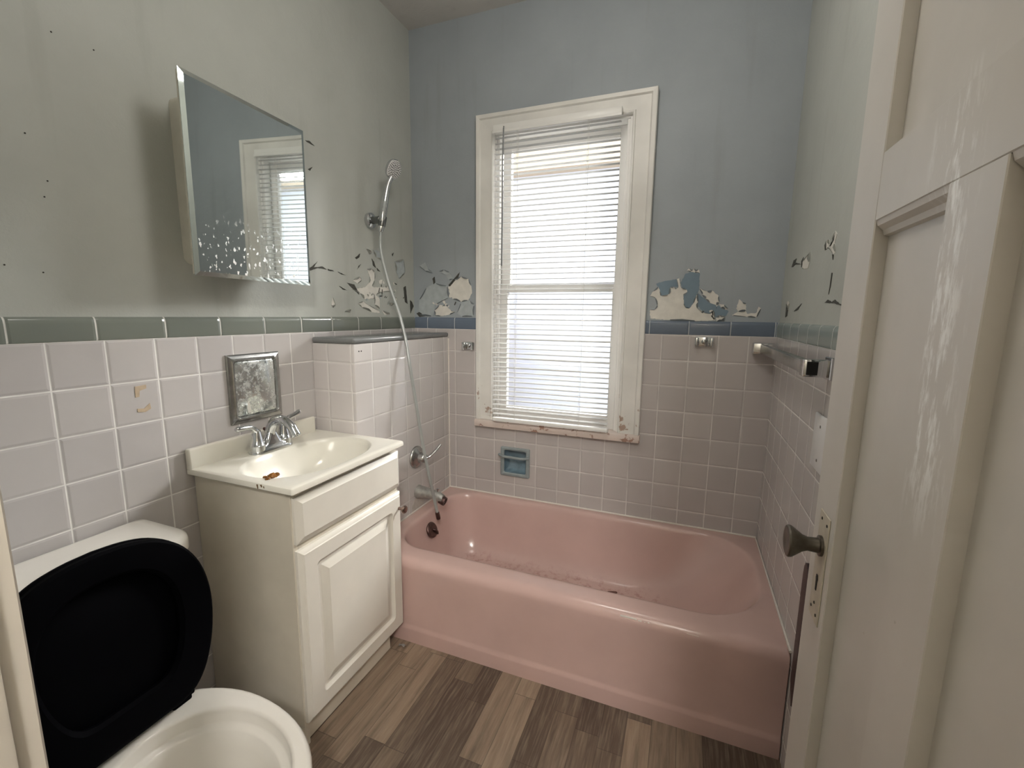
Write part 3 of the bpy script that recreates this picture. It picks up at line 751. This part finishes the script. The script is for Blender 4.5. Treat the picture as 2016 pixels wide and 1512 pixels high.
t = thing('towel_bar', 'square chrome towel bar along the right wall above the tub', 'towel bar', (W, -.39, 1.125))
tb = B(); box(tb, 1.586, 1.606, -.715, -.055, 1.108, 1.142, .003, 2); obj('square_bar', tb, M['worn_chrome'], t)
for yy, nm in ((-.735, 'near'), (-.030, 'far')):
    pb = B(); box(pb, 1.562 if nm == 'far' else 1.5815, W-.0003, yy-.017, yy+.017 if nm == 'near' else yy+.026, 1.104, 1.146, .003, 2)
    po = obj('end_post', pb, M['chrome'], t)
    if nm == 'near':
        so = B(); box(so, 1.588, 1.612, yy-.0178, yy-.012, 1.109, 1.141, .001, 1); obj('open_socket', so, M['dark_metal'], po)
        wsq = B(); box(wsq, W-.010, W-.0002, yy-.026, yy+.026, 1.098, 1.152, .002, 1); obj('wall_flange', wsq, M['chrome'], po)

t = thing('cover_plate', 'blank white cover plate on the right wall tiles below the towel bar', 'cover plate', (W, -.725, .936))
cp_ = B(); box(cp_, W-.007, W-.0002, -.785, -.668, .868, 1.008, .004, 3); o = obj('plate', cp_, M['plastic'], t)
for z in (.895, .980):
    s2 = B(); lathe(s2, (W-.0068, -.727, z), (-1, 0, 0), [(0, .004), (.001, .0038), (.0014, .0001)], 12); obj('plate_screw', s2, M['worn_chrome'], o)
st_ = B()
prism(st_, [(W-.0003, y, z) for y, z in ((-.738, .29), (-.736, .60), (-.740, .622), (-.748, .633), (-.758, .636), (-.768, .633), (-.776, .62), (-.778, .60), (-.778, .25), (-.768, .236))], (-.009, 0, 0))
bmesh.ops.bevel(st_, geom=[e for e in st_.edges], offset=.0015, segments=1, affect='EDGES')
tag(obj('wall_strip', st_, M['strip'], at=(W, -.758, .43)), 'dark maroon strip with a rounded top upright on the right wall behind the door edge', 'wall strip')

# ------------------------------------------------------------------ vanity
VY0, VY1, VX = -1.166, -.703, .372
t = thing('vanity_cabinet', 'white bathroom vanity cabinet under the cream sink top', 'cabinet', (.19, -.935, 0))
cc = B()
box(cc, .003, VX, VY0, VY0+.016, .0, .775, .001, 1); box(cc, .003, VX, VY1-.016, VY1, .075, .775, .001, 1)
box(cc, .003, .014, VY0+.016, VY1-.016, .075, .775); box(cc, .014, VX, VY0+.016, VY1-.016, .075, .091)
for z0, z1 in ((.091, .11), (.605, .63), (.745, .775)): box(cc, VX-.018, VX, VY0+.016, VY1-.016, z0, z1)
for y in (VY0+.016, VY1-.046): box(cc, VX-.018, VX-.0005, y, y+.03, .091, .745)
obj('carcass', cc, M['cabinet_side'], t, 30)
tk = B(); box(tk, .345, .358, VY0+.016, -.752, 0, .076, .001, 1); box(tk, .02, .345, -.768, -.752, 0, .076, .001, 1); obj('toe_kick', tk, M['cabinet_side'], t)
def rect_loft(bm, y0, y1, z0, z1, prof, rr=None):
    """prof: (inset, x[, corner radius])"""
    rings = []
    for q in prof:
        d, x = q[0], q[1]; r = q[2] if len(q) > 2 else .0008
        rings.append([(x, p.x, p.y) for p in rrect(y0+d, y1-d, z0+d, z1-d, r, 0, 5)])
    loft(bm, rings, True, True, True)
df = B(); rect_loft(df, VY0+.004, VY1+.001, .624, .757, [(0, VX), (0, .380), (.003, .3825), (.016, .388), (.019, .3905), (.021, .3905)])
dfo = obj('drawer_front', df, M['cabinet'], t, 22)
dd_ = B(); rect_loft(dd_, VY0+.004, VY1+.001, .078, .606, [(0, VX), (0, .381), (.004, .385), (.012, .3885), (.014, .3915), (.056, .3915, .014), (.0575, .3895, .014), (.061, .3855, .013), (.066, .383, .011), (.074, .383, .009), (.077, .3835, .002), (.081, .3865, .0015), (.097, .3905, .001), (.099, .3918, .001), (.105, .3918)])
do = obj('cabinet_door', dd_, M['cabinet'], t, 22)
kn = B(); lathe(kn, (.3915, -.722, .548), (1, 0, 0), [(0, .006), (.010, .005), (.016, .006), (.019, .0125), (.024, .0145), (.029, .0125), (.031, .006), (.031, .0005)], 24); obj('door_knob', kn, M['knob'], do)

t = thing('sink_top', 'cream one-piece sink top with oval basin and backsplash on the vanity', 'sink', (.2, -.94, .775))
sx0, sx1, sy0, sy1, sz = .0015, .404, -1.186, -.6975, .795
def oval(ax, ay, z, cx=.226, cy=-.945, n=44, e=2.25):
    out = []
    for k in range(n):
        a = -.75*PI + 2*PI*(k-5)/n; c, s = math.cos(a), math.sin(a)
        out.append(Vector((cx+ax*math.copysign(abs(c)**(2/e), c), cy+ay*math.copysign(abs(s)**(2/e), s), z)))
    return out
n_ = 10
R_ = lambda d, z, r: rrect(sx0+(d if d < 0 else d*.0), sx1-d, sy0+d, sy1-d, r, z, n_)
tb = B()
rings = [rrect(sx0, sx1-.004, sy0+.004, sy1-.003, .003, .7755, n_), rrect(sx0, sx1, sy0, sy1, .005, .779, n_), rrect(sx0, sx1, sy0, sy1, .005, .788, n_), rrect(sx0, sx1-.002, sy0+.002, sy1-.001, .005, .793, n_), rrect(sx0, sx1-.007, sy0+.007, sy1-.004, .005, .7955, n_), rrect(sx0+.012, sx1-.02, sy0+.02, sy1-.014, .02, .7945, n_)]
for ax, ay, z, cx in ((.150, .216, .7945, .226), (.146, .212, .7935, .226), (.141, .206, .789, .226), (.136, .200, .778, .226), (.128, .188, .755, .225), (.114, .168, .728, .222), (.092, .135, .703, .216), (.062, .088, .688, .208), (.024, .024, .682, .20), (.021, .021, .676, .20)):
    rings.append(oval(ax, ay, z, cx))
loft(tb, rings, True, False, True)
top = obj('basin_top', tb, M['marble'], t, 40)
bs = B(); box(bs, .0015, .021, sy0, -.7185, .788, .853, .005, 3)
obj('backsplash', bs, M['marble'], t)
dr_ = B(); lathe(dr_, (.20, -.945, .679), (0, 0, 1), [(0, .020), (.0035, .020), (.005, .016), (.0035, .011), (.0035, .001)], 24); obj('sink_drain', dr_, M['chrome'], t)
sn = B()
for (y0, z0), w, h in (((-1.1, .786), .006, .010), ((-1.086, .789), .003, .006)): pass
for x, z, w, h in ((.283, .7905, .0030, .0130), (.297, .7915, .0035, .0070), (.306, .7885, .0022, .0055)):
    prism(sn, [(x-w, sy0-.0002, z), (x+w*.6, sy0-.0002, z+.001), (x+w, sy0-.0002, z-h*.7), (x+.2*w, sy0-.0002, z-h), (x-.6*w, sy0-.0002, z-h*.5)], (0, -.0006, 0))
obj('seep_stain', sn, M['stain'], t, 0)

t = thing('faucet', 'chrome two handle faucet at the back of the cream sink', 'faucet', (.060, -.950, sz))
fz = .7945
fb_ = B(); loft(fb_, [rrect(.034, .086, -1.026, -.874, .0255, fz, 8), rrect(.034, .086, -1.026, -.874, .0255, fz+.006, 8), rrect(.038, .082, -1.020, -.880, .021, fz+.013, 8), rrect(.044, .078, -.985, -.915, .016, fz+.024, 8), rrect(.048, .076, -.973, -.927, .013, fz+.045, 8), rrect(.050, .074, -.966, -.934, .011, fz+.060, 8)], True, True, True)
obj('base_plate', fb_, M['chrome'], t, 50)
for sy in (-1, 1):
    y = -.950+sy*.0508
    b = B(); lathe(b, (.060, y, fz+.006), (0, 0, 1), [(0, .0245), (.020, .0235), (.022, .0215), (.040, .017), (.060, .0135), (.068, .012), (.072, .009), (.073, .001)], 28)
    o = obj('handle_base', b, M['chrome'], t, 40)
    b = B()
    pts = [(.060, y, fz+.058), (.060, y+sy*.006, fz+.078), (.061, y+sy*.022, fz+.089), (.063, y+sy*.048, fz+.092+.004*(sy > 0)), (.064, y+sy*.072, fz+.094+.012*(sy > 0))]
    cp = catmull(pts, 6); tube(b, cp, [.0125-.004*min(1, i/9) for i in range(len(cp)-2)]+[.0078, .005], 14); obj('lever_handle', b, M['chrome'], o, 40)
sp_ = B(); cp = catmull([(.058, -.950, fz+.030), (.062, -.950, fz+.065), (.085, -.950, fz+.097), (.120, -.950, fz+.104), (.152, -.950, fz+.088), (.168, -.950, fz+.066)], 7)
tube(sp_, cp, [.017-.0035*(i/len(cp)) for i in range(len(cp))], 18); so = obj('spout', sp_, M['chrome'], t, 40)
ae = B(); lathe(ae, cp[-1]-(cp[-1]-cp[-3])*.3, cp[-1]-cp[-3], [(0, .0145), (.010, .0150), (.013, .0140), (.013, .011), (.008, .010), (.008, .001)], 22); obj('aerator', ae, M['chrome'], so)
lr = B(); tube(lr, [(.040, -.950, fz+.010), (.036, -.950, fz+.062)], .0026, 10); lathe(lr, (.036, -.950, fz+.060), (-.05, 0, 1), [(0, .003), (.003, .0055), (.008, .006), (.011, .004), (.0115, .0005)], 14); obj('lift_rod', lr, M['drain'], t)

rc = B(); rn = random.Random(11)
for k in range(26):
    a = rn.uniform(0, 2*PI); r = abs(rn.gauss(0, .45)); px, py = .281+math.sin(a)*r*.013, -1.137+math.cos(a)*r*.024
    s = rn.uniform(.0038, .0075); hgt = max(0, .009*(1-r))
    m4 = Matrix.Translation((px, py, .7950+hgt*rn.uniform(.4, 1))) @ Matrix.Rotation(rn.uniform(0, 3), 4, 'Z') @ Matrix.Diagonal((s*rn.uniform(.8, 1.7), s, s*rn.uniform(.5, .9), 1))
    bmesh.ops.create_icosphere(rc, subdivisions=1, radius=1, matrix=m4)
for v in rc.verts: v.co += Vector((rn.uniform(-1, 1), rn.uniform(-1, 1), rn.uniform(-1, 1)))*.0010
tag(obj('rust_clump', rc, M['rust'], at=(.281, -1.137, .795)), 'brown rusty clump on the front left rim of the cream sink', 'debris')

# ------------------------------------------------------------------ mirrors on the left wall
t = thing('medicine_cabinet', 'white wall cabinet with a big frameless mirror above the sink', 'mirror cabinet', (-PT, -.96, 1.58))
mb = B(); rings = []
for x, d, r in ((-PT+.0005, 0, .022), (.030, 0, .022), (.080, .002, .022), (.0865, .006, .018)):
    rings.append([(x, p.x, p.y) for p in rrect(-1.130+d, -.83-d, 1.372+d, 1.806-d, r, 0, 6)])
loft(mb, rings, True, True, True); obj('cabinet_body', mb, M['white_steel'], t, 40)
# mirror door: hinged on the right, standing slightly open
hinge = Vector((.0925, -.790, 0)); th = math.radians(MIRROR_OPEN)
e1 = Vector((math.sin(th), -math.cos(th), 0)); nrm = Vector((math.cos(th), math.sin(th), 0))
nrm_t = (nrm + Vector((0, 0, -math.tan(math.radians(MIRROR_TILT))))).normalized()
up = (Vector((0, 0, 1)) - nrm_t*nrm_t.z).normalized()
DW, DZ0, DZ1 = .402, 1.334, 1.826
def dpt(a, z, o): return hinge + e1*a + Vector((0, 0, DZ0)) + up*(z-DZ0) + nrm_t*o
bp_ = B(); prism(bp_, [dpt(.004, DZ0+.004, 0), dpt(DW-.004, DZ0+.004, 0), dpt(DW-.004, DZ1-.004, 0), dpt(.004, DZ1-.004, 0)], nrm_t*.0105)
md = obj('mirror_door', bp_, M['white_steel'], t, 0)
bv = B(); bw = .0115
o_ = [(0, DZ0), (DW, DZ0), (DW, DZ1), (0, DZ1)]; i_ = [(bw, DZ0+bw), (DW-bw, DZ0+bw), (DW-bw, DZ1-bw), (bw, DZ1-bw)]
loft(bv, [[dpt(a, z, .0106) for a, z in o_], [dpt(a, z, .0122) for a, z in o_], [dpt(a, z, .0155) for a, z in i_]], True)
obj('mirror_bevel', bv, M['bevel'], md, 0)
mg = B(); prism(mg, [dpt(a, z, .0107) for a, z in i_], nrm_t*.0048); obj('mirror_glass', mg, M['mirror'], md, 0)

t = thing('wall_mirror', 'small square clouded mirror in a chrome frame set in the tiles behind the faucet', 'mirror', (0, -.945, 1.0))
fy0, fy1, fz0, fz1 = -1.041, -.851, .888, 1.109
Q = lambda d, x, r: [(x, p.x, p.y) for p in rrect(fy0+d, fy1-d, fz0+d, fz1-d, r, 0, 5)]
fm = B(); loft(fm, [Q(0, .0003, .001), Q(0, .005, .001), Q(.003, .008, .001), Q(.011, .0095, .003), (Q(.015, .0135, .010)), Q(.0185, .0135, .010), Q(.0215, .009, .009), Q(.0225, .005, .009)], True); obj('chrome_frame', fm, M['worn_chrome'], t, 30)
gm_ = B(); rings = [Q(.0215, .004, .009), Q(.0235, .0078, .009), Q(.026, .0090, .008)]; loft(gm_, rings, True, True, True); g = obj('mirror_glass', gm_, M['cloudy'], t, 25)
ds = B(); prism(ds, [(.0090, y, z) for y, z in ((-.984, .918), (-.974, .917), (-.973, .935), (-.978, .958), (-.983, .955), (-.986, .935))], (.0005, 0, 0)); obj('drip_mark', ds, M['plaster'], g, 0)

# ------------------------------------------------------------------ toilet
TY = -1.533
t = thing('toilet', 'white toilet with a raised black lid beside the vanity', 'toilet', (.42, TY, 0))
def egg(xb, xf, hw, z, n=56, cx=None, e=2.05):
    """plan outline of a bowl: back xb, front xf, half width hw"""
    cx = xb+(xf-xb)*.46 if cx is None else cx; out = []
    for k in range(n):
        a = 2*PI*k/n; c, s = math.cos(a), math.sin(a)
        ax = (xf-cx) if c > 0 else (cx-xb)
        out.append(Vector((cx+ax*math.copysign(abs(c)**(2/e), c), TY+hw*math.copysign(abs(s)**(2/e), s), z)))
    return out
tw = B()
rings = [egg(.16, .62, .115, 0), egg(.16, .62, .115, .012), egg(.175, .60, .100, .04), egg(.19, .575, .092, .115), egg(.19, .585, .10, .172), egg(.20, .63, .132, .24), egg(.215, .69, .160, .305), egg(.225, .722, .171, .345), egg(.23, .733, .1745, .360), egg(.232, .735, .175, .370), egg(.236, .731, .171, .3765), egg(.243, .724, .164, .379),
         egg(.335, .700, .142, .379), egg(.343, .695, .1375, .3775), egg(.347, .692, .135, .373), egg(.349, .690, .134, .350), egg(.352, .686, .131, .3465), egg(.362, .674, .121, .3455), egg(.367, .669, .117, .341), egg(.375, .655, .110, .31), egg(.395, .60, .090, .25), egg(.415, .53, .062, .19), egg(.43, .50, .045, .14)]
loft(tw, rings, True, True, True)
obj('bowl', tw, M['porcelain'], t, 60)
dk = B(); loft(dk, [rrect(.03, .33, TY-.085, TY+.085, .02, .20, 6), rrect(.025, .33, TY-.10, TY+.10, .02, .33, 6), rrect(.02, .33, TY-.115, TY+.115, .03, .370, 6), rrect(.024, .326, TY-.111, TY+.111, .03, .378, 6)], True, True, True); obj('tank_deck', dk, M['porcelain'], t, 50)
ta = B(); y0, y1 = TY-.222, TY+.222
loft(ta, [rrect(.016, .19, y0+.02, y1-.02, [.03, .04, .04, .03], .376, 8), rrect(.014, .200, y0+.012, y1-.012, [.012, .045, .045, .012], .42, 8), rrect(.012, .212, y0+.004, y1-.004, [.012, .05, .05, .012], .665, 8)], True, True, True); obj('tank', ta, M['porcelain'], t, 50)
tl = B()
def lidr(d, z): return rrect(.006+d*.3, .236-d, y0-.008+d, y1+.008-d, [.02, .085-d, .085-d, .02], z, 10)
loft(tl, [lidr(.008, .664), lidr(0, .668), lidr(0, .688), lidr(.003, .696), lidr(.012, .702), lidr(.03, .7035)], True, True, True); obj('tank_lid', tl, M['porcelain'], t, 50)
fl = B(); lathe(fl, (.206, y0+.075, .61), (1, 0, 0), [(0, .016), (.012, .014), (.016, .010), (.016, .001)], 18); tube(fl, [(.216, y0+.075, .61), (.232, y0+.085, .609), (.236, y0+.14, .602)], [.007, .007, .006], 10); obj('flush_lever', fl, M['chrome'], t)
# lid and seat, raised
hb0 = Vector((.312, TY, .398)); htop = Vector((.258, TY, .775)); vd = (htop-hb0).normalized(); yd = Vector((0, 1, 0)); nd = yd.cross(vd).normalized()
if nd.x < 0: nd = -nd
L_ = (htop-hb0).length
half = [(.085, -.012), (.12, .0), (.150, .035), (.174, .095), (.187, .165), (.186, .225), (.172, .280), (.142, .328), (.098, .360), (.05, .374), (0, .378)]
hs_ = catmull([(a, b, 0) for a, b in half], 4)
outl = [(p.x, p.y) for p in hs_] + [(-p.x, p.y) for p in reversed(hs_[:-1])]
def lp_(u, v, o): return hb0 + yd*u + vd*v*(L_/.378) + nd*o
def shrink(d): return [(u*(1-d/.187), .18+(v-.18)*(1-d/.19)) for u, v in outl]
ld = B(); loft(ld, [[lp_(u, v, -.012) for u, v in shrink(.012)], [lp_(u, v, -.009) for u, v in shrink(.003)], [lp_(u, v, -.002) for u, v in outl], [lp_(u, v, .004) for u, v in outl], [lp_(u, v, .007) for u, v in shrink(.004)]], True, True, True)
obj('lid', ld, M['black'], t, 35)
rg = B()
inn = [(u*.62, .19+(v-.185)*.66) for u, v in outl]
rings = [[lp_(u, v, .0095) for u, v in shrink(.006)], [lp_(u, v, .012) for u, v in shrink(.002)], [lp_(u, v, .022) for u, v in shrink(.002)], [lp_(u, v, .027) for u, v in shrink(.007)], [lp_(u, v, .028) for u, v in shrink(.014)], [lp_(u, v, .026) for u, v in [(a*1.06, .19+(b-.19)*1.05) for a, b in inn]], [lp_(u, v, .018) for u, v in inn], [lp_(u, v, .0095) for u, v in inn]]
rings.append(rings[0]); vr = loft(rg, rings, True); bmesh.ops.remove_doubles(rg, verts=rg.verts, dist=1e-5)
obj('seat', rg, M['black'], t, 35)
for s in (-1, 1):
    hgb = B(); tube(hgb, [(.318, TY+s*.115, .395), (.318, TY+s*.062, .395)], .0125, 14); box(hgb, .296, .330, TY+s*.09-.02, TY+s*.09+.02, .378, .396, .004, 2); obj('seat_hinge', hgb, M['black'], t)
bc = B(); lathe(bc, (.395, TY+.163, .3945), (0, 0, 1), [(0, .006), (.003, .005), (.005, .001)], 12); 
bc.free()

# ------------------------------------------------------------------ venetian blind
t = thing('venetian_blind', 'white venetian blind with open slats hanging in front of the window', 'blind', (.742, -.045, 2.05))
bx0, bx1 = .463, 1.021
hr = B(); box(hr, bx0, bx1, -.062, -.028, 2.038, 2.066, .003, 2); box(hr, bx0, bx1, -.0655, -.061, 2.030, 2.040, .001, 1); box(hr, bx0+.004, bx1-.004, -.0275, -.0262, 2.045, 2.06)
obj('headrail', hr, M['vinyl'], t)
sl = B(); rn = random.Random(5); zt, zb_, ns = 2.014, .768, 56
for k in range(ns):
    z = zt + (zb_-zt)*k/(ns-1)
    tilt = math.radians(SLAT_TILT + rn.uniform(-2.2, 2.2)); sag = rn.uniform(-.0006, .0006); yaw = rn.uniform(-.0009, .0009)
    if k in (39, 40, 43, 44, 45): tilt += math.radians((6, -7, 8, -9, 5)[(39, 40, 43, 44, 45).index(k)])
    rows = []
    for i in range(7):
        f = i/6; x = bx0+.003+(bx1-bx0-.006)*f; row = []
        for j in range(7):
            s = (j/6-.5); yy = s*.0245; zz = .0042*(1-4*s*s)
            row.append((x, -.045 + yy*math.cos(tilt) - zz*math.sin(tilt), z + yy*math.sin(tilt) + zz*math.cos(tilt) + sag*math.sin(PI*f) + yaw*(f-.5)))
        rows.append(row)
    loft(sl, rows, False)
obj('slats', sl, M['slat'], t, 60)
bl = B(); loft(bl, [rrect(bx0+.001, bx1-.001, -.0575, -.0325, .006, z, 4) for z in (.734, .735)] + [rrect(bx0, bx1, -.058, -.032, .007, z, 4) for z in (.738, .747)] + [rrect(bx0+.002, bx1-.002, -.056, -.034, .007, .750, 4)], True, True, True); obj('bottom_rail', bl, M['vinyl'], t)
for x in (.575, .886):
    cd = B()
    for y in (-.0585, -.0315): tube(cd, [(x, y, 2.04), (x, y, .75)], .0006, 6)
    tube(cd, [(x+.006, -.0595, 2.04), (x+.006, -.0590, .75)], .0008, 6)
    obj('ladder_cord', cd, M['cord'], t)
wd = B(); tube(wd, [(.517, -.068, 2.046), (.516, -.070, 1.9), (.515, -.072, 1.462)], .0032, 6); tube(wd, [(.517, -.060, 2.052), (.517, -.068, 2.052), (.517, -.068, 2.043)], .0022, 6); obj('tilt_wand', wd, M['wand'], t)
pc = B(); tube(pc, catmull([(.47, -.064, 1.284), (.50, -.066, 1.292), (.536, -.064, 1.293), (.575, -.0605, 1.30)], 5), .0009, 6); obj('loose_cord', pc, M['cord'], t)

# ------------------------------------------------------------------ bits lying about
db = B(); prism(db, [(1.068+dx, -.192+dy, .0585) for dx, dy in ((0, 0), (.012, -.006), (.036, .004), (.046, .014), (.040, .022), (.024, .016), (.006, .010))], (0, 0, .0035)); bmesh.ops.bevel(db, geom=db.edges[:], offset=.001, segments=1, affect='EDGES')
tag(obj('debris_strip', db, M['debris'], at=(1.09, -.185, .0585)), 'curled brown scrap of debris lying on the bottom of the pink bathtub', 'debris')
ps = B(); rows = [[(.384+.012*i, -.722-.008*j, .0006+.006*((i+j) % 2)+.003*j) for j in range(3)] for i in range(3)]; loft(ps, rows, False); bmesh.ops.solidify(ps, geom=ps.faces[:], thickness=.0006)
tag(obj('paper_scrap', ps, M['scrap'], at=(.396, -.73, 0)), 'small crumpled white scrap on the floor between vanity and tub', 'scrap')

# ------------------------------------------------------------------ outside the window
gd = B(); box(gd, -6, 8, .5, 12, -.7, -.6); struct(obj('ground', gd, M['ground'], smooth=0))
t = thing('neighbour_house', 'pale neighbouring house seen through the blind', 'building', (-1.5, 4.2, -.6))
hw = B(); box(hw, -4.6, .95, 4.2, 9, -.6, 3.15); obj('house_wall', hw, M['siding'], t, 0)
ef = B(); box(ef, -4.8, 1.1, 3.95, 9.2, 3.15, 3.45); obj('roof_fascia', ef, M['soffit'], t, 0)
gw_ = B(); box(gw_, 1.5, 16, 9, 12, -.6, 4.5); sky_screen = struct(obj('wall_sky_screen', gw_, M['siding'], at=(8, 9, -.6), smooth=0))  # added garage block, dims the bright sky in the mirror's view
gr_ = B(); box(gr_, 1.3, 16.2, 8.8, 12.2, 4.5, 4.7); obj('roof_fascia', gr_, M['soffit'], sky_screen, 0)  # eave of the added block
bkw = B(); box(bkw, -3.2, -1.0, 3.0, 3.3, -.6, 1.55); tag(obj('brick_wall', bkw, M['brick'], at=(-2, 3.1, -.6), smooth=0), 'low brick wall outside, seen through the lower left of the blind', 'wall')

# ------------------------------------------------------------------ hallway behind the camera
struct(obj('wall_hall_far', slab('y', -3.3, -3.2, -.8, 2.6, 0, H), M['hall'], smooth=0))
struct(obj('wall_hall_left', slab('x', -.8, -.7, -3.2, YF-.12, 0, H), M['hall'], smooth=0))
struct(obj('wall_hall_right', slab('x', 2.5, 2.6, -3.2, YF-.12, 0, H), M['hall'], smooth=0))
hx = B(); 
wfx = slab('y', YF-.12, YF-.02, -.7, -.12, 0, H); struct(obj('wall_hall_end', wfx, M['hall'], smooth=0))
hx.free(); struct(obj('wall_hall_end', slab('y', YF-.12, YF-.02, W+.12, 2.5, 0, H), M['hall'], smooth=0))
def fill_lamp(x, y, label):  # unseen lamp bodies, added to carry the fill light
    t = thing('fill_lamp', label, 'lamp', (x, y, H))
    b = B(); lathe(b, (x, y, H), (0, 0, -1), [(.0005, .11), (.02, .11), (.024, .10), (.024, .001)], 32); obj('fill_lamp_base', b, M['worn_chrome'], t)
    b = B(); lathe(b, (x, y, H-.024), (0, 0, -1), [(0, .14), (.03, .155), (.06, .15), (.09, .115), (.105, .06), (.108, .001)], 32); obj('fill_lamp_shade', b, M['lamp'], t)
fill_lamp(HALL_FILL[0], HALL_FILL[1], 'unseen round glass ceiling lamp added for fill light in the hallway behind the doorway')
fill_lamp(BATH_FILL[0], BATH_FILL[1], 'unseen round glass ceiling lamp added for fill light over the middle of the bathroom floor')
def light(name, kind, loc, energy, col, size=.2, rot=(0, 0, 0)):
    d = bpy.data.lights.new(name, kind); d.energy = energy; d.color = col
    if kind == 'AREA': d.shape = 'DISK'; d.size = size
    elif kind == 'POINT': d.shadow_soft_size = size
    o = bpy.data.objects.new(name, d); C.objects.link(o); o.location = loc; o.rotation_euler = rot; return o
light('hall_fill_light', 'POINT', (HALL_FILL[0], HALL_FILL[1], H-.19), HALL_FILL_E, (1.0, .97, .92), .12)  # added fill through the doorway
light('bathroom_fill_light', 'POINT', (BATH_FILL[0], BATH_FILL[1], H-.30), BATH_FILL_E, (1.0, .96, .90), .14)  # added fill inside the bathroom
s = light('sun', 'SUN', (4, 8, 4), SUN_E, (1.0, .98, .95)); s.data.angle = math.radians(SUN_ANG)
az, el = math.radians(SUN_AZ), math.radians(SUN_EL)                  # hazy low sun, to the right of the neighbouring house
s.rotation_euler = Vector((math.sin(az)*math.cos(el), math.cos(az)*math.cos(el), math.sin(el))).to_track_quat('Z', 'Y').to_euler()
po = bpy.data.lights.new('window_portal', 'AREA'); po.shape = 'RECTANGLE'; po.size = .62; po.size_y = 1.34; po.cycles.is_portal = True
pob = bpy.data.objects.new('window_portal', po); C.objects.link(pob); pob.location = (.751, .14, 1.39); pob.rotation_euler = (math.radians(-90), 0, 0)

w = bpy.data.worlds.new('sky'); SC.world = w; w.use_nodes = True
bg = w.node_tree.nodes['Background']; bg.inputs[0].default_value = (.86, .93, 1.0, 1); bg.inputs[1].default_value = SKY_E

# ------------------------------------------------------------------ camera
cam = bpy.data.cameras.new('camera'); co = bpy.data.objects.new('camera', cam); C.objects.link(co); SC.camera = co
cam.sensor_fit = 'HORIZONTAL'; cam.sensor_width = 36.0; cam.lens = 875.4983/2016*36; cam.clip_start = .01
yaw, pitch, roll = .3687, .1539, .0121
cyw, syw, cp0, sp0, cr, sr = math.cos(yaw), math.sin(yaw), math.cos(pitch), math.sin(pitch), math.cos(roll), math.sin(roll)
fwd = Vector((-syw, cyw, 0)); rt = Vector((cyw, syw, 0)); upv = Vector((0, 0, 1))
f2 = fwd*cp0-upv*sp0; u2 = fwd*sp0+upv*cp0
r3 = rt*cr+u2*sr; u3 = -rt*sr+u2*cr
m = Matrix((r3, u3, -f2)).transposed().to_4x4(); m.translation = (1.3135, -1.9906, 1.2422)
co.matrix_world = m

SC.view_settings.view_transform = 'Standard'; SC.view_settings.look = 'None'; SC.view_settings.gamma = 1
SC.view_settings.use_curve_mapping = False; SC.view_settings.exposure = EXPO
